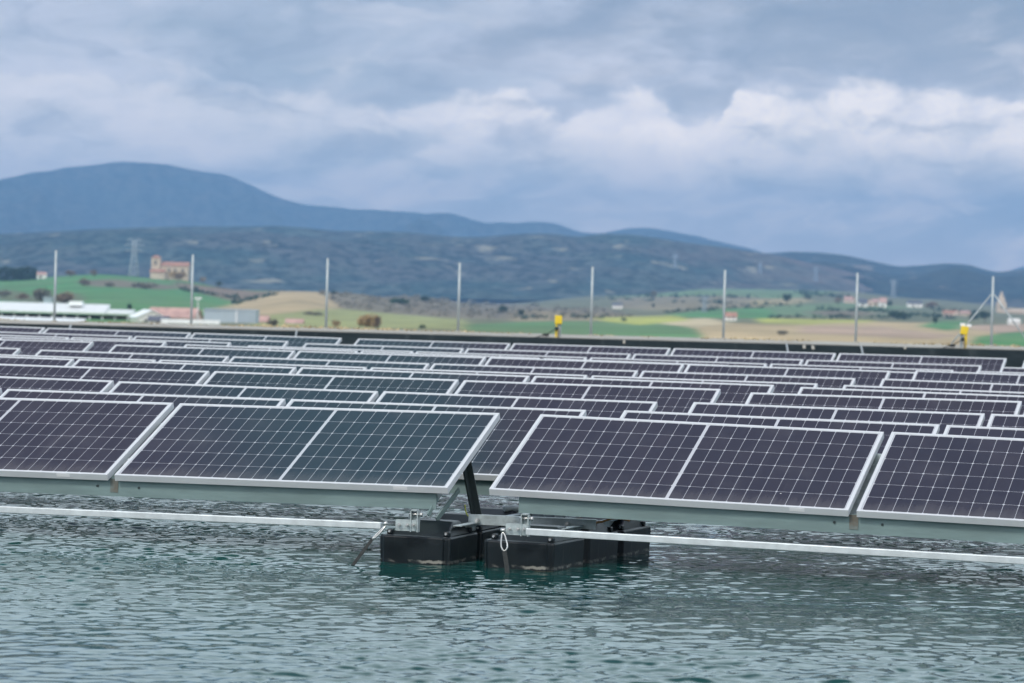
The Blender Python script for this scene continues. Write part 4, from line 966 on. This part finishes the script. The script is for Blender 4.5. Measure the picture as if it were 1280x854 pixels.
lit = dd.step(-.0012, .003)*(el+(grey-.5)*.03+(puff-.5)*.008).step(.020, .052)
c = mixc(nt, (lit*amt*(puff.step(.25, .72)*.75+.32)).min(1.0)*.88, c, C(.80, .87, .93))
un = dd.step(.014, .035)*dd.step(.075, .045)*(az*3.0+grey).step(.35, 1.0)
c = mixc(nt, un*.5, c, C(.24, .33, .49))
ov = dd.step(.004, -.006)*el.step(.105, .085)*(az*2.0+wx).step(.38, .66); c = mixc(nt, ov*.75, c, C(.22, .285, .39))
wisp = noise(nt, comb(nt, az*26.0+wx, el*70.0+wx, 12.0), 1.0, 6, .6, dist=.5); c = mixc(nt, wisp.step(.48, .72)*el.step(.12, .08)*.45, c, C(.62, .69, .80)); c = mixc(nt, wisp.step(.52, .30)*el.step(.12, .08)*.55, c, C(.17, .24, .36)); c = mixc(nt, wisp.step(.46, .66)*el.step(.05, .02)*.5, c, C(.62, .68, .80))
hor = el.step(.03, .0)*y.gt(0.0); c = mixc(nt, hor*.45, c, C(.50, .57, .72))
lowb = mixc(nt, el.step(.005, .13), (2.85, 2.15, 1.65), (.92, .90, .89)); c = mixc(nt, y.gt(0.0), c, mixc(nt, 1.0, c, lowb, 'MULTIPLY'))
ft = mixc(nt, .93, X(nt, sky.outputs['Color']), c)
nt.links.new(ft.k, bg.inputs['Color']); bg.inputs['Strength'].default_value = ST
sl = bpy.data.lights.new('sun', 'SUN'); sl.energy = 1.5; sl.angle = R(11); sl.color = (1, .95, .87)
so = bpy.data.objects.new('sun', sl); COL.objects.link(so)
sd = Vector((math.sin(SUN_AZ)*math.cos(SUN_EL), math.cos(SUN_AZ)*math.cos(SUN_EL), math.sin(SUN_EL)))
so.rotation_euler = sd.to_track_quat('Z', 'Y').to_euler(); so.location = (-20, -20, 40)

# ------------------------------------------------------------------ camera
cam = bpy.data.cameras.new('camera'); co = bpy.data.objects.new('camera', cam); COL.objects.link(co); S.camera = co
cam.sensor_width = 36; cam.lens = F/1280*36; cam.clip_start = .5; cam.clip_end = 60000
cam.dof.use_dof = True; cam.dof.focus_distance = 18.6; cam.dof.aperture_fstop = 4.6
f0 = Vector((0, math.cos(PT), -math.sin(PT))); u0 = Vector((0, math.sin(PT), math.cos(PT))); r0 = Vector((1, 0, 0))
c_, s_ = math.cos(RHO), math.sin(RHO); rt = r0*c_+u0*s_; upv = -r0*s_+u0*c_
mw = Matrix((rt, upv, -f0)).transposed().to_4x4(); mw.translation = (0, 0, HC); co.matrix_world = mw
S.render.engine = 'CYCLES'; S.cycles.use_denoising = True
S.cycles.max_bounces = 6; S.cycles.volume_bounces = 0; S.cycles.diffuse_bounces = 3; S.cycles.glossy_bounces = 3
S.view_settings.view_transform = 'Standard'; S.view_settings.look = 'None'; S.view_settings.exposure = .2; S.view_settings.gamma = 1
